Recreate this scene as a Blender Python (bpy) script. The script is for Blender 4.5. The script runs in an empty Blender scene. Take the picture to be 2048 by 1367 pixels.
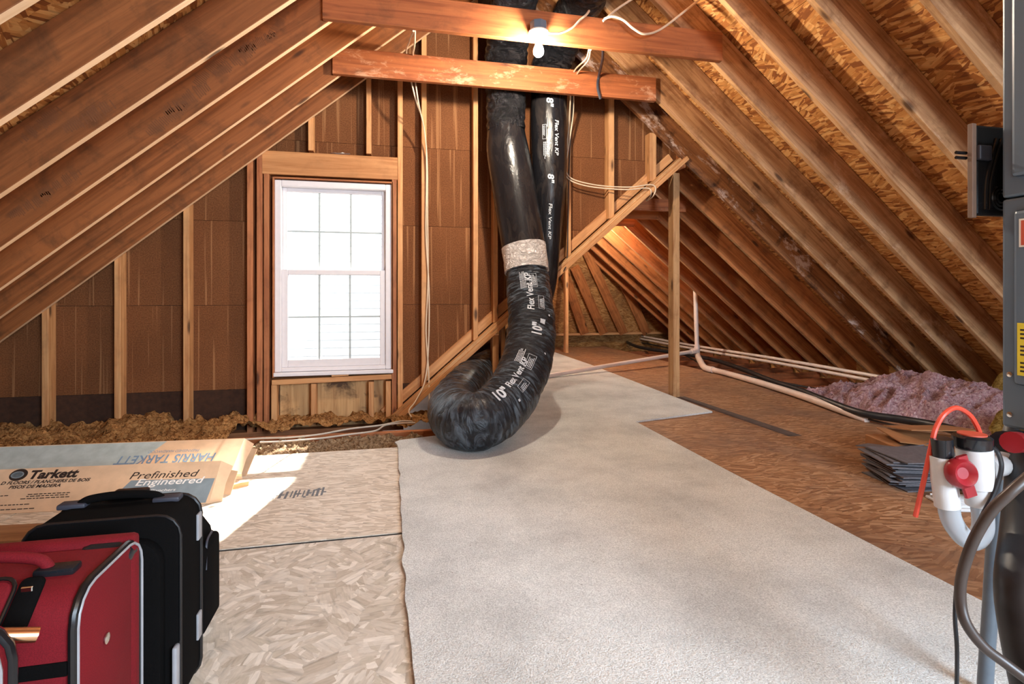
import bpy, bmesh, math, random
from mathutils import Vector, Matrix, noise
random.seed(7)
C = bpy.context.scene.collection
scn = bpy.context.scene

# ------------------------------------------------------------------ camera, world, lights
F_PX, HOR, CX, EYE = 1080.0, 588.0, 1024.0, 0.9        # 2048 x 1367 frame
TH = math.atan(244 / 1080.0)
SN, CS = math.sin(TH), math.cos(TH)
cam_d = bpy.data.cameras.new('camera')
cam = bpy.data.objects.new('camera', cam_d); C.objects.link(cam)
cam.location = (0, 0, EYE); cam.rotation_euler = (math.pi / 2, 0, -TH)
cam_d.sensor_width = 36.0; cam_d.lens = 36.0 * F_PX / 2048
cam_d.shift_y = -(1367 / 2 - HOR) / 2048
cam_d.clip_start = 0.02
scn.camera = cam
scn.view_settings.view_transform = 'Standard'
scn.view_settings.look = 'None'
scn.view_settings.exposure = 0.1
scn.view_settings.gamma = 1.0
scn.view_settings.use_curve_mapping = False
w = bpy.data.worlds.new('sky'); scn.world = w; w.use_nodes = True
bg = w.node_tree.nodes['Background']
bg.inputs[0].default_value = (0.88, 0.94, 1.0, 1); bg.inputs[1].default_value = 6.0


def light(name, kind, loc, power, col, **k):
    l = bpy.data.lights.new(name, kind); l.energy = power; l.color = col
    for a, b in k.items(): setattr(l, a, b)
    o = bpy.data.objects.new(name, l); C.objects.link(o); o.location = loc
    return o


SUNV = Vector((-0.2575, -1.0, -0.757 * 1.033))
s_ = light('sun', 'SUN', (2, 12, 9), 42.0, (1.0, 0.95, 0.86), angle=0.012)
s_.rotation_euler = SUNV.to_track_quat('-Z', 'Y').to_euler()
# cool fill light added behind the camera; no window is built there
a_ = light('rear_cool_fill', 'AREA', (1.9, -2.2, 1.6), 320, (0.68, 0.84, 1.0), shape='RECTANGLE', size=1.5, size_y=1.5)
a_.rotation_euler = Vector((-0.26, 1, -0.36)).to_track_quat('-Z', 'Y').to_euler()
# warm point fill added behind the camera, no bulb modelled there
# weak soft fill added beside the camera
f_ = light('camera_side_fill', 'AREA', (0.35, -0.45, 1.35), 4, (1.0, 0.96, 0.92), shape='DISK', size=0.9)
f_.rotation_euler = Vector((0.12, 1, 0.18)).to_track_quat('-Z', 'Y').to_euler()
light('rear_warm_fill', 'POINT', (0.75, -0.75, 2.25), 22, (1.0, 0.80, 0.58), shadow_soft_size=0.05)


# ------------------------------------------------------------------ geometry helpers
def ray(x, y):
    u = (x - CX) / F_PX
    return Vector((SN + u * CS, CS - u * SN, (HOR - y) / F_PX))


CAM = Vector((0, 0, EYE))
def onZ(x, y, Z=0.0):
    r = ray(x, y); return CAM + r * ((Z - EYE) / r.z)
def onY(x, y, Y):
    r = ray(x, y); return CAM + r * (Y / r.y)
def onX(x, y, X):
    r = ray(x, y); return CAM + r * (X / r.x)


WM = {}
def wm(o):
    return WM.get(o.name, Matrix.Identity(4)) if o else Matrix.Identity(4)


def link(name, me, M=None, mat=None, parent=None, smooth=False):
    o = bpy.data.objects.new(name, me); C.objects.link(o)
    M = M or Matrix.Identity(4)
    if parent: o.parent = parent
    o.matrix_basis = wm(parent).inverted() @ M
    WM[o.name] = M
    if mat and not me.materials: me.materials.append(mat)
    if smooth:
        for p in me.polygons: p.use_smooth = True
        me.set_sharp_from_angle(angle=math.radians(42))
    return o


def empty(name, loc=(0, 0, 0), label=None, cat=None, group=None, kind=None, rz=0.0):
    o = bpy.data.objects.new(name, None); C.objects.link(o)
    M = Matrix.Translation(loc) @ Matrix.Rotation(rz, 4, 'Z')
    o.matrix_basis = M; WM[o.name] = M; o.empty_display_size = 0.1
    return tag(o, label, cat, group, kind)


def tag(o, label=None, cat=None, group=None, kind=None):
    if label: o['label'] = label
    if cat: o['category'] = cat
    if group: o['group'] = group
    if kind: o['kind'] = kind
    return o


def mesh(name, vs, fs):
    me = bpy.data.meshes.new(name); me.from_pydata([tuple(v) for v in vs], [], fs); me.update(); return me


def bm_mesh(name, bm):
    bmesh.ops.recalc_face_normals(bm, faces=bm.faces)
    me = bpy.data.meshes.new(name); bm.to_mesh(me); bm.free(); return me


def frame(p, x, y):
    x = Vector(x).normalized(); z = x.cross(Vector(y)).normalized(); y = z.cross(x)
    M = Matrix((x, y, z)).transposed().to_4x4(); M.translation = Vector(p); return M


def beam_mesh(name, L, w, d, ch=0.0025, cut0=0.0, cut1=0.0):
    """prism along local X with chamfered edges; cut = x shift per unit local z at each end"""
    a, b = w / 2, d / 2
    sec = [(-a + ch, -b), (a - ch, -b), (a, -b + ch), (a, b - ch), (a - ch, b), (-a + ch, b), (-a, b - ch), (-a, -b + ch)]
    vs = [(0 + cut0 * z, y, z) for y, z in sec] + [(L + cut1 * z, y, z) for y, z in sec]
    fs = [tuple(range(7, -1, -1)), tuple(range(8, 16))] + [(i, (i + 1) % 8, 8 + (i + 1) % 8, 8 + i) for i in range(8)]
    return mesh(name, vs, fs)


def edge_slot(o, mat, axis):
    """narrow faces (local +-axis) get a paler wood that paints in light from below"""
    o.data.materials.append(mat)
    for p in o.data.polygons:
        if abs(p.normal[axis]) > 0.9: p.material_index = 1
    return o


def beam(name, p0, p1, w, d, side, mat, parent=None, cut0=0.0, cut1=0.0):
    p0, p1 = Vector(p0), Vector(p1)
    return link(name, beam_mesh(name, (p1 - p0).length, w, d, 0.0025, cut0, cut1), frame(p0, p1 - p0, side), mat, parent)


def rbox(name, sx, sy, sz, r=0.01, seg=2, M=None, mat=None, parent=None, smooth=True, base=True):
    """rounded box centred in x,y; standing on local z=0 when base"""
    bm = bmesh.new(); bmesh.ops.create_cube(bm, size=1)
    for v in bm.verts: v.co = Vector((v.co.x * sx, v.co.y * sy, (v.co.z + (0.5 if base else 0)) * sz))
    if r > 0: bmesh.ops.bevel(bm, geom=bm.edges[:], offset=r, segments=seg, profile=0.5, affect='EDGES')
    return link(name, bm_mesh(name, bm), M, mat, parent, smooth)


def smooth_path(P, n=8):
    P = [tuple(p) for p in P]
    if len(P) == 2: return [tuple(a + (b - a) * k / n for a, b in zip(*P)) for k in range(n + 1)]
    Q = [P[0]] + P + [P[-1]]; out = []
    for i in range(len(P) - 1):
        p0, p1, p2, p3 = Q[i:i + 4]
        for k in range(n):
            t = k / n
            out.append(tuple(0.5 * (2 * b + (c - a) * t + (2 * a - 5 * b + 4 * c - d) * t * t + (-a + 3 * b - 3 * c + d) * t ** 3)
                             for a, b, c, d in zip(p0, p1, p2, p3)))
    out.append(P[-1]); return out


class Tube:
    def __init__(s, pts, n=8, ref=(0, -1, 0)):
        """pts: (x,y,z,r)"""
        q = smooth_path(pts, n)
        s.p = [Vector(a[:3]) for a in q]; s.r = [a[3] for a in q]
        s.t = [(s.p[min(i + 1, len(q) - 1)] - s.p[max(i - 1, 0)]).normalized() for i in range(len(q))]
        nrm = Vector(ref); s.n = []
        for t in s.t:
            nrm = (nrm - t * nrm.dot(t)).normalized(); s.n.append(nrm.copy())
        s.l = [0.0]
        for i in range(1, len(q)): s.l.append(s.l[-1] + (s.p[i] - s.p[i - 1]).length)

    def at(s, L, th, off=0.0, rfun=None):
        L = max(0, min(L, s.l[-1] - 1e-6)); i = 0
        lo, hi = 0, len(s.l) - 1
        while hi - lo > 1:
            m = (lo + hi) // 2
            if s.l[m] <= L: lo = m
            else: hi = m
        f = (L - s.l[lo]) / max(1e-9, s.l[hi] - s.l[lo])
        p = s.p[lo].lerp(s.p[hi], f); t = s.t[lo].lerp(s.t[hi], f).normalized()
        n = s.n[lo].lerp(s.n[hi], f); n = (n - t * n.dot(t)).normalized(); b = t.cross(n)
        r = s.r[lo] * (1 - f) + s.r[hi] * f
        if rfun: r = rfun(L, th, r)
        return p + (n * math.cos(th) + b * math.sin(th)) * (r + off)

    def mesh(s, name, seg=12, L0=0.0, L1=None, step=None, rfun=None, cap=True):
        L1 = s.l[-1] if L1 is None else L1
        rows = [L for L in s.l if L0 <= L <= L1] if step is None else [L0 + (L1 - L0) * k / max(1, round((L1 - L0) / step)) for k in range(max(1, round((L1 - L0) / step)) + 1)]
        vs, fs = [], []
        for L in rows:
            for k in range(seg): vs.append(s.at(L, 2 * math.pi * k / seg, 0, rfun))
        for i in range(len(rows) - 1):
            for k in range(seg):
                k2 = (k + 1) % seg
                fs.append((i * seg + k, i * seg + k2, (i + 1) * seg + k2, (i + 1) * seg + k))
        if cap:
            fs.append(tuple(range(seg - 1, -1, -1))); m = (len(rows) - 1) * seg; fs.append(tuple(range(m, m + seg)))
        me = mesh(name, vs, fs)
        at_ = me.attributes.new('wrap', 'FLOAT_VECTOR', 'POINT')
        at_.data.foreach_set('vector', [c for L in rows for k in range(seg) for c in (math.cos(2 * math.pi * k / seg), math.sin(2 * math.pi * k / seg), L)])
        return me


def tube(name, pts, r, mat, parent=None, seg=8, n=8, label=None, cat=None, group=None):
    t = Tube([(*p[:3], r) for p in pts], n)
    o = link(name, t.mesh(name, seg), None, mat, parent, True)
    return tag(o, label, cat, group)


def lathe(name, prof, M, mat, parent=None, seg=24, smooth=True):
    vs, fs = [], []
    for r, z in prof:
        for k in range(seg):
            a = 2 * math.pi * k / seg; vs.append((r * math.cos(a), r * math.sin(a), z))
    for i in range(len(prof) - 1):
        for k in range(seg):
            k2 = (k + 1) % seg; fs.append((i * seg + k, i * seg + k2, (i + 1) * seg + k2, (i + 1) * seg + k))
    fs.append(tuple(range(seg - 1, -1, -1))); m = (len(prof) - 1) * seg; fs.append(tuple(range(m, m + seg)))
    return link(name, mesh(name, vs, fs), M, mat, parent, smooth)


def zto(p, d):
    return Matrix.Translation(Vector(p)) @ Vector(d).to_track_quat('Z', 'Y').to_matrix().to_4x4()


def slab(name, poly, z0, z1, M=None, mat=None, parent=None):
    n = len(poly)
    vs = [(x, y, z0) for x, y in poly] + [(x, y, z1) for x, y in poly]
    fs = [tuple(range(n - 1, -1, -1)), tuple(range(n, 2 * n))] + [(i, (i + 1) % n, n + (i + 1) % n, n + i) for i in range(n)]
    return link(name, mesh(name, vs, fs), M, mat, parent)


def clip(poly, a, b, c):
    """keep a*x+b*y<=c"""
    out = []
    for i in range(len(poly)):
        p, q = poly[i], poly[(i + 1) % len(poly)]
        dp, dq = a * p[0] + b * p[1] - c, a * q[0] + b * q[1] - c
        if dp <= 0: out.append(p)
        if dp * dq < 0:
            t = dp / (dp - dq); out.append((p[0] + (q[0] - p[0]) * t, p[1] + (q[1] - p[1]) * t))
    return out


def text2d(s, size, bold=0.0, shear=0.0):
    cu = bpy.data.curves.new('lettering', 'FONT'); cu.body = s; cu.size = size; cu.offset = bold; cu.shear = shear; cu.resolution_u = 3
    o = bpy.data.objects.new('lettering', cu); C.objects.link(o)
    dg = bpy.context.evaluated_depsgraph_get(); dg.update()
    m = o.evaluated_get(dg).to_mesh()
    vs = [(v.co.x, v.co.y) for v in m.vertices]; fs = [tuple(p.vertices) for p in m.polygons]
    o.evaluated_get(dg).to_mesh_clear(); bpy.data.objects.remove(o); bpy.data.curves.remove(cu)
    return vs, fs


def print_text(name, s, size, M, mat, parent, bold=0.0, shear=0.0, width=None):
    vs, fs = text2d(s, size, bold, shear)
    if width:
        k = width / max(v[0] for v in vs); vs = [(x * k, y) for x, y in vs]
    return link(name, mesh(name, [(x, y, 0) for x, y in vs], fs), M, mat, parent)


def flat(name, rects, M, mat, parent):
    vs, fs = [], []
    for x0, y0, x1, y1 in rects:
        k = len(vs); vs += [(x0, y0, 0), (x1, y0, 0), (x1, y1, 0), (x0, y1, 0)]; fs.append((k, k + 1, k + 2, k + 3))
    return link(name, mesh(name, vs, fs), M, mat, parent)


# ------------------------------------------------------------------ materials
class N:
    def __init__(s, name):
        s.m = bpy.data.materials.new(name); s.m.use_nodes = True; s.t = s.m.node_tree
        s.p = s.t.nodes['Principled BSDF']
    def n(s, kind, **k):
        x = s.t.nodes.new(kind)
        for a, b in k.items():
            if a.startswith('i_'): x.inputs[a[2:].replace('_', ' ')].default_value = b
            else: setattr(x, a, b)
        return x
    def l(s, a, b): s.t.links.new(a, b)
    def coord(s, scale=(1, 1, 1), rnd=0.0, out='Object'):
        tc = s.n('ShaderNodeTexCoord'); v = tc.outputs[out]
        if rnd:
            oi = s.n('ShaderNodeObjectInfo'); mu = s.n('ShaderNodeMath', operation='MULTIPLY'); mu.inputs[1].default_value = rnd
            s.l(oi.outputs['Random'], mu.inputs[0]); ad = s.n('ShaderNodeVectorMath', operation='ADD')
            s.l(v, ad.inputs[0]); s.l(mu.outputs[0], ad.inputs[1]); v = ad.outputs[0]
        mp = s.n('ShaderNodeMapping'); mp.inputs['Scale'].default_value = scale; s.l(v, mp.inputs['Vector'])
        return mp.outputs[0]
    def noise(s, v, scale, detail=4, rough=0.55, dist=0.0):
        x = s.n('ShaderNodeTexNoise'); x.inputs['Scale'].default_value = scale; x.inputs['Detail'].default_value = detail
        x.inputs['Roughness'].default_value = rough; x.inputs['Distortion'].default_value = dist
        s.l(v, x.inputs['Vector']); return x.outputs[0]
    def ramp(s, f, stops, interp='LINEAR'):
        x = s.n('ShaderNodeValToRGB'); r = x.color_ramp; r.interpolation = interp
        while len(r.elements) < len(stops): r.elements.new(0.5)
        for e, (p, c) in zip(r.elements, stops):
            e.position = p; e.color = (*c, 1) if isinstance(c, (tuple, list)) else (c, c, c, 1)
        s.l(f, x.inputs[0]); return x.outputs[0]
    def mix(s, f, a, b, mode='MIX'):
        x = s.n('ShaderNodeMix', data_type='RGBA', blend_type=mode)
        for sock, v in ((x.inputs[0], f), (x.inputs[6], a), (x.inputs[7], b)):
            if isinstance(v, (int, float)): sock.default_value = v
            elif isinstance(v, tuple): sock.default_value = (*v, 1)
            else: s.l(v, sock)
        return x.outputs[2]
    def bump(s, h, strength=0.3, dist=0.01):
        x = s.n('ShaderNodeBump'); x.inputs['Strength'].default_value = strength; x.inputs['Distance'].default_value = dist
        s.l(h, x.inputs['Height']); s.l(x.outputs[0], s.p.inputs['Normal'])
    def col(s, c):
        if isinstance(c, tuple): s.p.inputs['Base Color'].default_value = (*c, 1)
        else: s.l(c, s.p.inputs['Base Color'])
    def rough(s, r, metal=0.0, spec=None):
        s.p.inputs['Roughness'].default_value = r; s.p.inputs['Metallic'].default_value = metal
        if spec is not None: s.p.inputs['Specular IOR Level'].default_value = spec


def srgb(r, g, b):
    f = lambda c: (c / 255 / 12.92) if c / 255 <= 0.04045 else ((c / 255 + 0.055) / 1.055) ** 2.4
    return (f(r), f(g), f(b))


def plain(name, c, rough=0.6, metal=0.0, var=0.08, sc=20, bump=0.0, spec=None):
    m = N(name); v = m.coord(); n = m.noise(v, sc)
    lo = tuple(x * (1 - var * 2) for x in c); hi = tuple(min(1, x * (1 + var)) for x in c)
    m.col(m.ramp(n, [(0.3, lo), (0.7, hi)])); m.rough(rough, metal, spec)
    if bump: m.bump(n, bump, 0.005)
    return m.m


def wood(name, light_, dark, knot=(0.05, 0.02, 0.01), dirt=0.25, rough=0.6, dirtcol=(0.05, 0.025, 0.012), mold=None, axis='X', msc=3.2):
    m = N(name)
    sc = {'X': (0.9, 16, 16), 'Z': (16, 16, 0.9), 'Y': (16, 0.9, 16)}[axis]
    g = m.noise(m.coord(sc, 37), 1.6, 5, 0.6, 1.2)
    c = m.ramp(g, [(0.30, dark), (0.62, light_)])
    oi = m.n('ShaderNodeObjectInfo')
    br = m.ramp(oi.outputs['Random'], [(0, 0.78), (1, 1.0)])
    c = m.mix(1.0, c, br, 'MULTIPLY')
    d = m.noise(m.coord((1, 1, 1), 53), 5, 6, 0.65, 0.4)
    c = m.mix(m.ramp(d, [(0.50, 0.0), (0.66, dirt)]), c, dirtcol)
    vo = m.n('ShaderNodeTexVoronoi'); vo.inputs['Scale'].default_value = 1.0
    ks = {'X': (2.3, 8, 8), 'Z': (8, 8, 2.3), 'Y': (8, 2.3, 8)}[axis]
    m.l(m.coord(ks, 91), vo.inputs['Vector'])
    c = m.mix(m.ramp(vo.outputs['Distance'], [(0.07, 0.85), (0.15, 0.0)]), c, knot)
    if mold:
        d2 = m.noise(m.coord((0.7, 1.6, 1.6), 11), msc, 8, 0.75, 0.4)
        if msc > 5:
            d3 = m.noise(m.coord((1, 1.5, 1.5), 17), 2.5, 4, 0.6)
            d2 = m.mix(0.45, d2, d3)
        c = m.mix(m.ramp(d2, [(mold[1], 0.0), (mold[1] + 0.07, mold[2])]), c, mold[0])
    m.col(c); m.rough(rough, 0, 0.3); m.bump(g, 0.18, 0.004)
    return m.m


def osb(name, cols, ang=6.28, sx=11.0, sy=55.0, cell=7.0, rough=0.65, seed=0.0, bump=0.25, rot=0.0, dirt=None):
    m = N(name); v0 = m.coord((1, 1, 1)); 
    layers = []
    for k in range(2):
        off = m.n('ShaderNodeVectorMath', operation='ADD'); m.l(v0, off.inputs[0]); off.inputs[1].default_value = (seed + 3.7 * k, 1.3 * k + seed, 0)
        wob = m.n('ShaderNodeTexNoise'); wob.inputs['Scale'].default_value = 14; m.l(off.outputs[0], wob.inputs['Vector'])
        wv = m.n('ShaderNodeVectorMath', operation='MULTIPLY_ADD'); m.l(wob.outputs[1], wv.inputs[0]); wv.inputs[1].default_value = (0.05, 0.05, 0); m.l(off.outputs[0], wv.inputs[2])
        vc = m.n('ShaderNodeTexVoronoi'); vc.voronoi_dimensions = '2D'; vc.inputs['Scale'].default_value = cell * (1 + 0.4 * k); m.l(wv.outputs[0], vc.inputs['Vector'])
        sep = m.n('ShaderNodeSeparateColor'); m.l(vc.outputs['Color'], sep.inputs[0])
        an = m.n('ShaderNodeMath', operation='MULTIPLY_ADD'); m.l(sep.outputs[0], an.inputs[0]); an.inputs[1].default_value = ang; an.inputs[2].default_value = rot - ang / 2
        vr = m.n('ShaderNodeVectorRotate', rotation_type='Z_AXIS'); m.l(off.outputs[0], vr.inputs['Vector']); m.l(an.outputs[0], vr.inputs['Angle'])
        mp = m.n('ShaderNodeMapping'); mp.inputs['Scale'].default_value = (sx, sy, 1); m.l(vr.outputs[0], mp.inputs['Vector'])
        vf = m.n('ShaderNodeTexVoronoi'); vf.voronoi_dimensions = '2D'; vf.distance = 'CHEBYCHEV'; vf.inputs['Scale'].default_value = 1; m.l(mp.outputs[0], vf.inputs['Vector'])
        s2 = m.n('ShaderNodeSeparateColor'); m.l(vf.outputs['Color'], s2.inputs[0])
        fine = m.noise(mp.outputs[0], 2.5, 3)
        layers.append((s2.outputs[0], s2.outputs[1], vf.outputs['Distance'], fine))
    st = [(i / (len(cols)), c) for i, c in enumerate(cols)]
    ca = m.ramp(layers[0][0], st, 'CONSTANT'); cb = m.ramp(layers[1][0], st, 'CONSTANT')
    pick = m.ramp(layers[0][1], [(0.48, 0.0), (0.52, 1.0)])
    c = m.mix(pick, ca, cb)
    c = m.mix(1.0, c, m.ramp(layers[0][3], [(0.3, 0.82), (0.7, 1.0)]), 'MULTIPLY')
    c = m.mix(1.0, c, m.ramp(layers[0][2], [(0.45, 1.0), (0.8, 0.72)]), 'MULTIPLY')
    if dirt:
        dn = m.noise(m.coord(), dirt[1], 6, 0.65, 0.6)
        c = m.mix(m.ramp(dn, [(0.45, 0.0), (0.7, dirt[2])]), c, dirt[0])
    m.col(c); m.rough(rough, 0, 0.3); m.bump(m.mix(pick, layers[0][0], layers[1][0]), bump, 0.004)
    return m.m


M_ = {}
M_['rafter'] = wood('rafter_lumber', srgb(154, 92, 50), srgb(116, 66, 33), dirt=0.5)
M_['rafter_edge_lit'] = wood('lit_rafter_edge_lumber', srgb(246, 208, 168), srgb(230, 186, 142), dirt=0.1, dirtcol=srgb(150, 100, 60))  # paler lumber paints floor-bounced light onto the rafter undersides
M_['rafter_right'] = wood('grey_brown_rafter_lumber', srgb(198, 150, 106), srgb(142, 92, 56), dirt=0.5, dirtcol=srgb(84, 46, 24), mold=(srgb(216, 178, 146), 0.58, 0.45))
M_['rafter_mold'] = wood('mouldy_rafter_lumber', srgb(164, 108, 66), srgb(104, 60, 34), dirt=0.9, dirtcol=srgb(38, 18, 10), mold=(srgb(204, 176, 160), 0.53, 0.85))
M_['rafter_far'] = wood('far_rafter_lumber', srgb(196, 124, 72), srgb(142, 80, 42), dirt=0.4)
M_['stud'] = wood('stud_lumber', srgb(222, 166, 112), srgb(186, 122, 74), dirt=0.2)
M_['stud_red'] = wood('reddish_stud_lumber', srgb(190, 122, 78), srgb(148, 84, 50), dirt=0.3)
M_['header'] = wood('header_lumber', srgb(206, 146, 94), srgb(172, 112, 66), dirt=0.15)
M_['post'] = wood('post_lumber', srgb(214, 166, 116), srgb(168, 116, 72), dirt=0.45, dirtcol=srgb(100, 62, 34))
M_['tie'] = wood('tie_lumber', srgb(184, 108, 62), srgb(140, 74, 40), dirt=0.35)
M_['tie_frost'] = wood('scuffed_tie_lumber', srgb(180, 104, 60), srgb(134, 70, 38), dirt=0.3, mold=(srgb(222, 172, 136), 0.53, 0.5), msc=13)
M_['joist'] = wood('joist_lumber', srgb(176, 100, 58), srgb(112, 58, 32), dirt=0.4)
M_['plank'] = wood('flooring_plank_wood', srgb(160, 116, 80), srgb(118, 78, 48), dirt=0.2, rough=0.4)
M_['osb_floor'] = osb('pale_strand_board', [srgb(214, 206, 194), srgb(206, 196, 182), srgb(198, 188, 172), srgb(228, 220, 208), srgb(190, 178, 162), srgb(210, 200, 186), srgb(202, 192, 178)], sx=13, sy=56, cell=11)
M_['osb_floor2'] = osb('pale_fine_strand_board', [srgb(226, 214, 198), srgb(218, 206, 190), srgb(206, 192, 174), srgb(230, 220, 206), srgb(198, 184, 166)], ang=0.9, sx=11, sy=85, cell=12, rot=0.15, seed=4)
M_['osb_brown'] = osb('brown_strand_floor_board', [srgb(168, 126, 92), srgb(158, 116, 82), srgb(148, 106, 74), srgb(178, 138, 104), srgb(136, 95, 64)], ang=1.2, sx=10, sy=70, cell=7, rot=0.1, seed=9, dirt=(srgb(108, 84, 72), 1.6, 0.7))
M_['osb_roof'] = osb('roof_strand_board', [srgb(214, 152, 88), srgb(190, 126, 66), srgb(168, 104, 52), srgb(226, 170, 106), srgb(140, 82, 40), srgb(200, 138, 76)], ang=1.0, sx=9, sy=62, cell=7, seed=2, bump=0.5)
M_['osb_far'] = osb('far_roof_strand_board', [srgb(196, 142, 84), srgb(178, 124, 70), srgb(160, 106, 58), srgb(206, 154, 96)], ang=1.2, sx=9, sy=60, cell=7, seed=5, dirt=(srgb(92, 54, 32), 2.2, 0.7))


def fiberboard():
    m = N('brown_fibre_sheathing'); n = m.noise(m.coord(), 120, 3, 0.7); n2 = m.noise(m.coord((1, 1, 1), 20), 1.8, 5, 0.6)
    st = m.noise(m.coord((26, 0.5, 1), 9), 1.5, 2, 0.5)
    c = m.ramp(n, [(0.3, srgb(98, 58, 32)), (0.7, srgb(138, 88, 54))])
    c = m.mix(1.0, c, m.ramp(n2, [(0.3, 0.72), (0.7, 1.0)]), 'MULTIPLY')
    c = m.mix(m.ramp(st, [(0.60, 0.0), (0.68, 0.40)]), c, srgb(186, 134, 90))
    m.col(c); m.rough(0.85, 0, 0.15); m.bump(n, 0.15, 0.002); return m.m


M_['sheath'] = fiberboard()
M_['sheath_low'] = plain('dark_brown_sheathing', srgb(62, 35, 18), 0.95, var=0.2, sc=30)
M_['ply_stain'] = wood('water_stained_plywood', srgb(200, 158, 108), srgb(160, 116, 72), dirt=0.95, dirtcol=srgb(72, 46, 28), axis='Y')


def carpet_mat():
    m = N('off_white_carpet_pile'); v = m.coord(); n = m.noise(v, 210, 3, 0.7); n2 = m.noise(v, 2.6, 6, 0.65); n3 = m.noise(v, 45, 3, 0.6)
    c = m.ramp(n, [(0.3, srgb(184, 184, 180)), (0.64, srgb(244, 244, 240))])
    c = m.mix(1.0, c, m.ramp(n2, [(0.34, 0.74), (0.58, 1.0)]), 'MULTIPLY')
    sp = m.n('ShaderNodeTexVoronoi'); sp.inputs['Scale'].default_value = 14; m.l(v, sp.inputs['Vector'])
    c = m.mix(m.ramp(sp.outputs['Distance'], [(0.02, 0.7), (0.05, 0.0)]), c, srgb(90, 70, 56))
    h = m.mix(0.4, n, n3)
    m.col(c); m.rough(0.95, 0, 0.1); m.bump(h, 0.9, 0.012)
    m.p.inputs['Sheen Weight'].default_value = 0.15
    return m.m


M_['carpet'] = carpet_mat()


def plastic_film(name, base, dust_sheen, amount, rough=0.25, wr=(2, 2, 9), bump=0.5, dist=0.02, nsc=1.0):
    m = N(name); at = m.n('ShaderNodeAttribute', attribute_name='wrap'); mp = m.n('ShaderNodeMapping'); mp.inputs['Scale'].default_value = wr
    m.l(at.outputs['Vector'], mp.inputs['Vector']); v = mp.outputs[0]
    n = m.noise(v, nsc, 6, 0.6, 1.2); n2 = m.noise(m.coord(), 4, 5, 0.6)
    f = m.mix(1.0, m.ramp(n, [(0.46, 0.0), (0.64, amount)]), m.ramp(n2, [(0.36, 0.1), (0.6, 1.0)]), 'MULTIPLY')  # dust tone on the wrinkles also paints in their whitish sheen
    m.col(m.mix(f, base, dust_sheen)); m.rough(rough, 0, 0.36); m.bump(n, bump, dist); return m.m


M_['film'] = plastic_film('black_duct_film', (0.008, 0.008, 0.010), srgb(110, 96, 86), 0.12, 0.24, (1.2, 1.2, 2.2), 0.25, 0.02, 2.0)
M_['film_crumple'] = plastic_film('crumpled_black_duct_film', (0.008, 0.008, 0.010), srgb(120, 112, 112), 0.15, 0.18, (1.6, 1.6, 14), 1.0, 0.06, 1.3)
M_['film_dust_sheen'] = plastic_film('dusty_sheen_black_duct_film', (0.012, 0.014, 0.018), srgb(140, 156, 170), 0.42, 0.27, (1.3, 1.3, 42), 1.0, 0.02, 1.0)  # bluish tone puts window sheen on the wrinkles, besides dust


def foil_mat():
    m = N('aluminium_foil_tape'); n = m.noise(m.coord((1, 1, 1.4)), 26, 5, 0.6, 1.5)
    m.col(m.ramp(n, [(0.3, (0.7, 0.66, 0.64)), (0.7, (0.96, 0.93, 0.92))])); m.rough(0.36, 0.6); m.bump(n, 1.0, 0.035); return m.m


M_['foil'] = foil_mat()
M_['ink_white'] = plain('white_print', srgb(196, 202, 210), 0.5, var=0.1)
M_['ink_dark'] = plain('dark_print', srgb(44, 34, 30), 0.6)
M_['ink_stamp'] = plain('faded_stamp_print', srgb(98, 100, 106), 0.7)
M_['boot'] = plain('dried_mud_print', srgb(120, 72, 40), 0.85)
M_['ink_blue'] = plain('blue_print', srgb(112, 138, 164), 0.6)
M_['ink_bluegrey'] = plain('blue_grey_print', srgb(126, 138, 144), 0.6)
M_['ink_paleblue'] = plain('pale_blue_print', srgb(170, 182, 180), 0.6)
M_['cardboard'] = plain('corrugated_cardboard', srgb(214, 180, 146), 0.8, var=0.07, sc=14)
M_['cardboard_dark'] = plain('brown_cardboard', srgb(150, 98, 54), 0.8, var=0.1, sc=14)
M_['vinyl'] = plain('white_vinyl', srgb(226, 220, 222), 0.4, var=0.02)
M_['muntin'] = plain('grey_muntin', srgb(176, 184, 184), 0.5, var=0.02)
M_['siding'] = plain('white_siding', (0.86, 0.87, 0.88), 0.6, var=0.02)
M_['pvc'] = plain('white_pvc', srgb(226, 204, 190), 0.35, var=0.05, sc=9)
M_['pvc_clean'] = plain('clean_white_pvc', srgb(208, 206, 205), 0.3, var=0.03)
M_['cable_white'] = plain('white_cable_sheath', srgb(220, 196, 168), 0.5, var=0.05)
M_['cable_grey'] = plain('grey_cable_sheath', srgb(190, 176, 160), 0.5, var=0.05)
M_['rubber'] = plain('black_rubber', (0.012, 0.012, 0.014), 0.45, var=0.2, sc=30)
M_['rubber_brown'] = plain('brown_black_cable', srgb(62, 50, 44), 0.4, var=0.1)
M_['steel'] = plain('grey_painted_steel', srgb(94, 112, 130), 0.38, 0.0, var=0.04, sc=5)
M_['steel_dark'] = plain('grey_seam_steel', srgb(58, 62, 66), 0.5, 0.0, var=0.04)
M_['pipe_grey'] = plain('blue_grey_pipe', srgb(92, 100, 108), 0.4, var=0.08)
M_['black_plastic'] = plain('glossy_black_plastic', (0.012, 0.013, 0.016), 0.18, var=0.1, bump=0.05)
M_['red_plastic'] = plain('dark_red_plastic', srgb(148, 30, 38), 0.35, var=0.06)
M_['red_bright'] = plain('orange_red_tube', srgb(214, 74, 52), 0.4, var=0.06)
M_['label_yellow'] = plain('yellow_label', srgb(232, 214, 62), 0.5, var=0.03)
M_['label_red'] = plain('red_label', srgb(196, 84, 62), 0.5, var=0.03)
M_['label_white'] = plain('white_label', srgb(228, 224, 218), 0.5, var=0.03)
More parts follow.
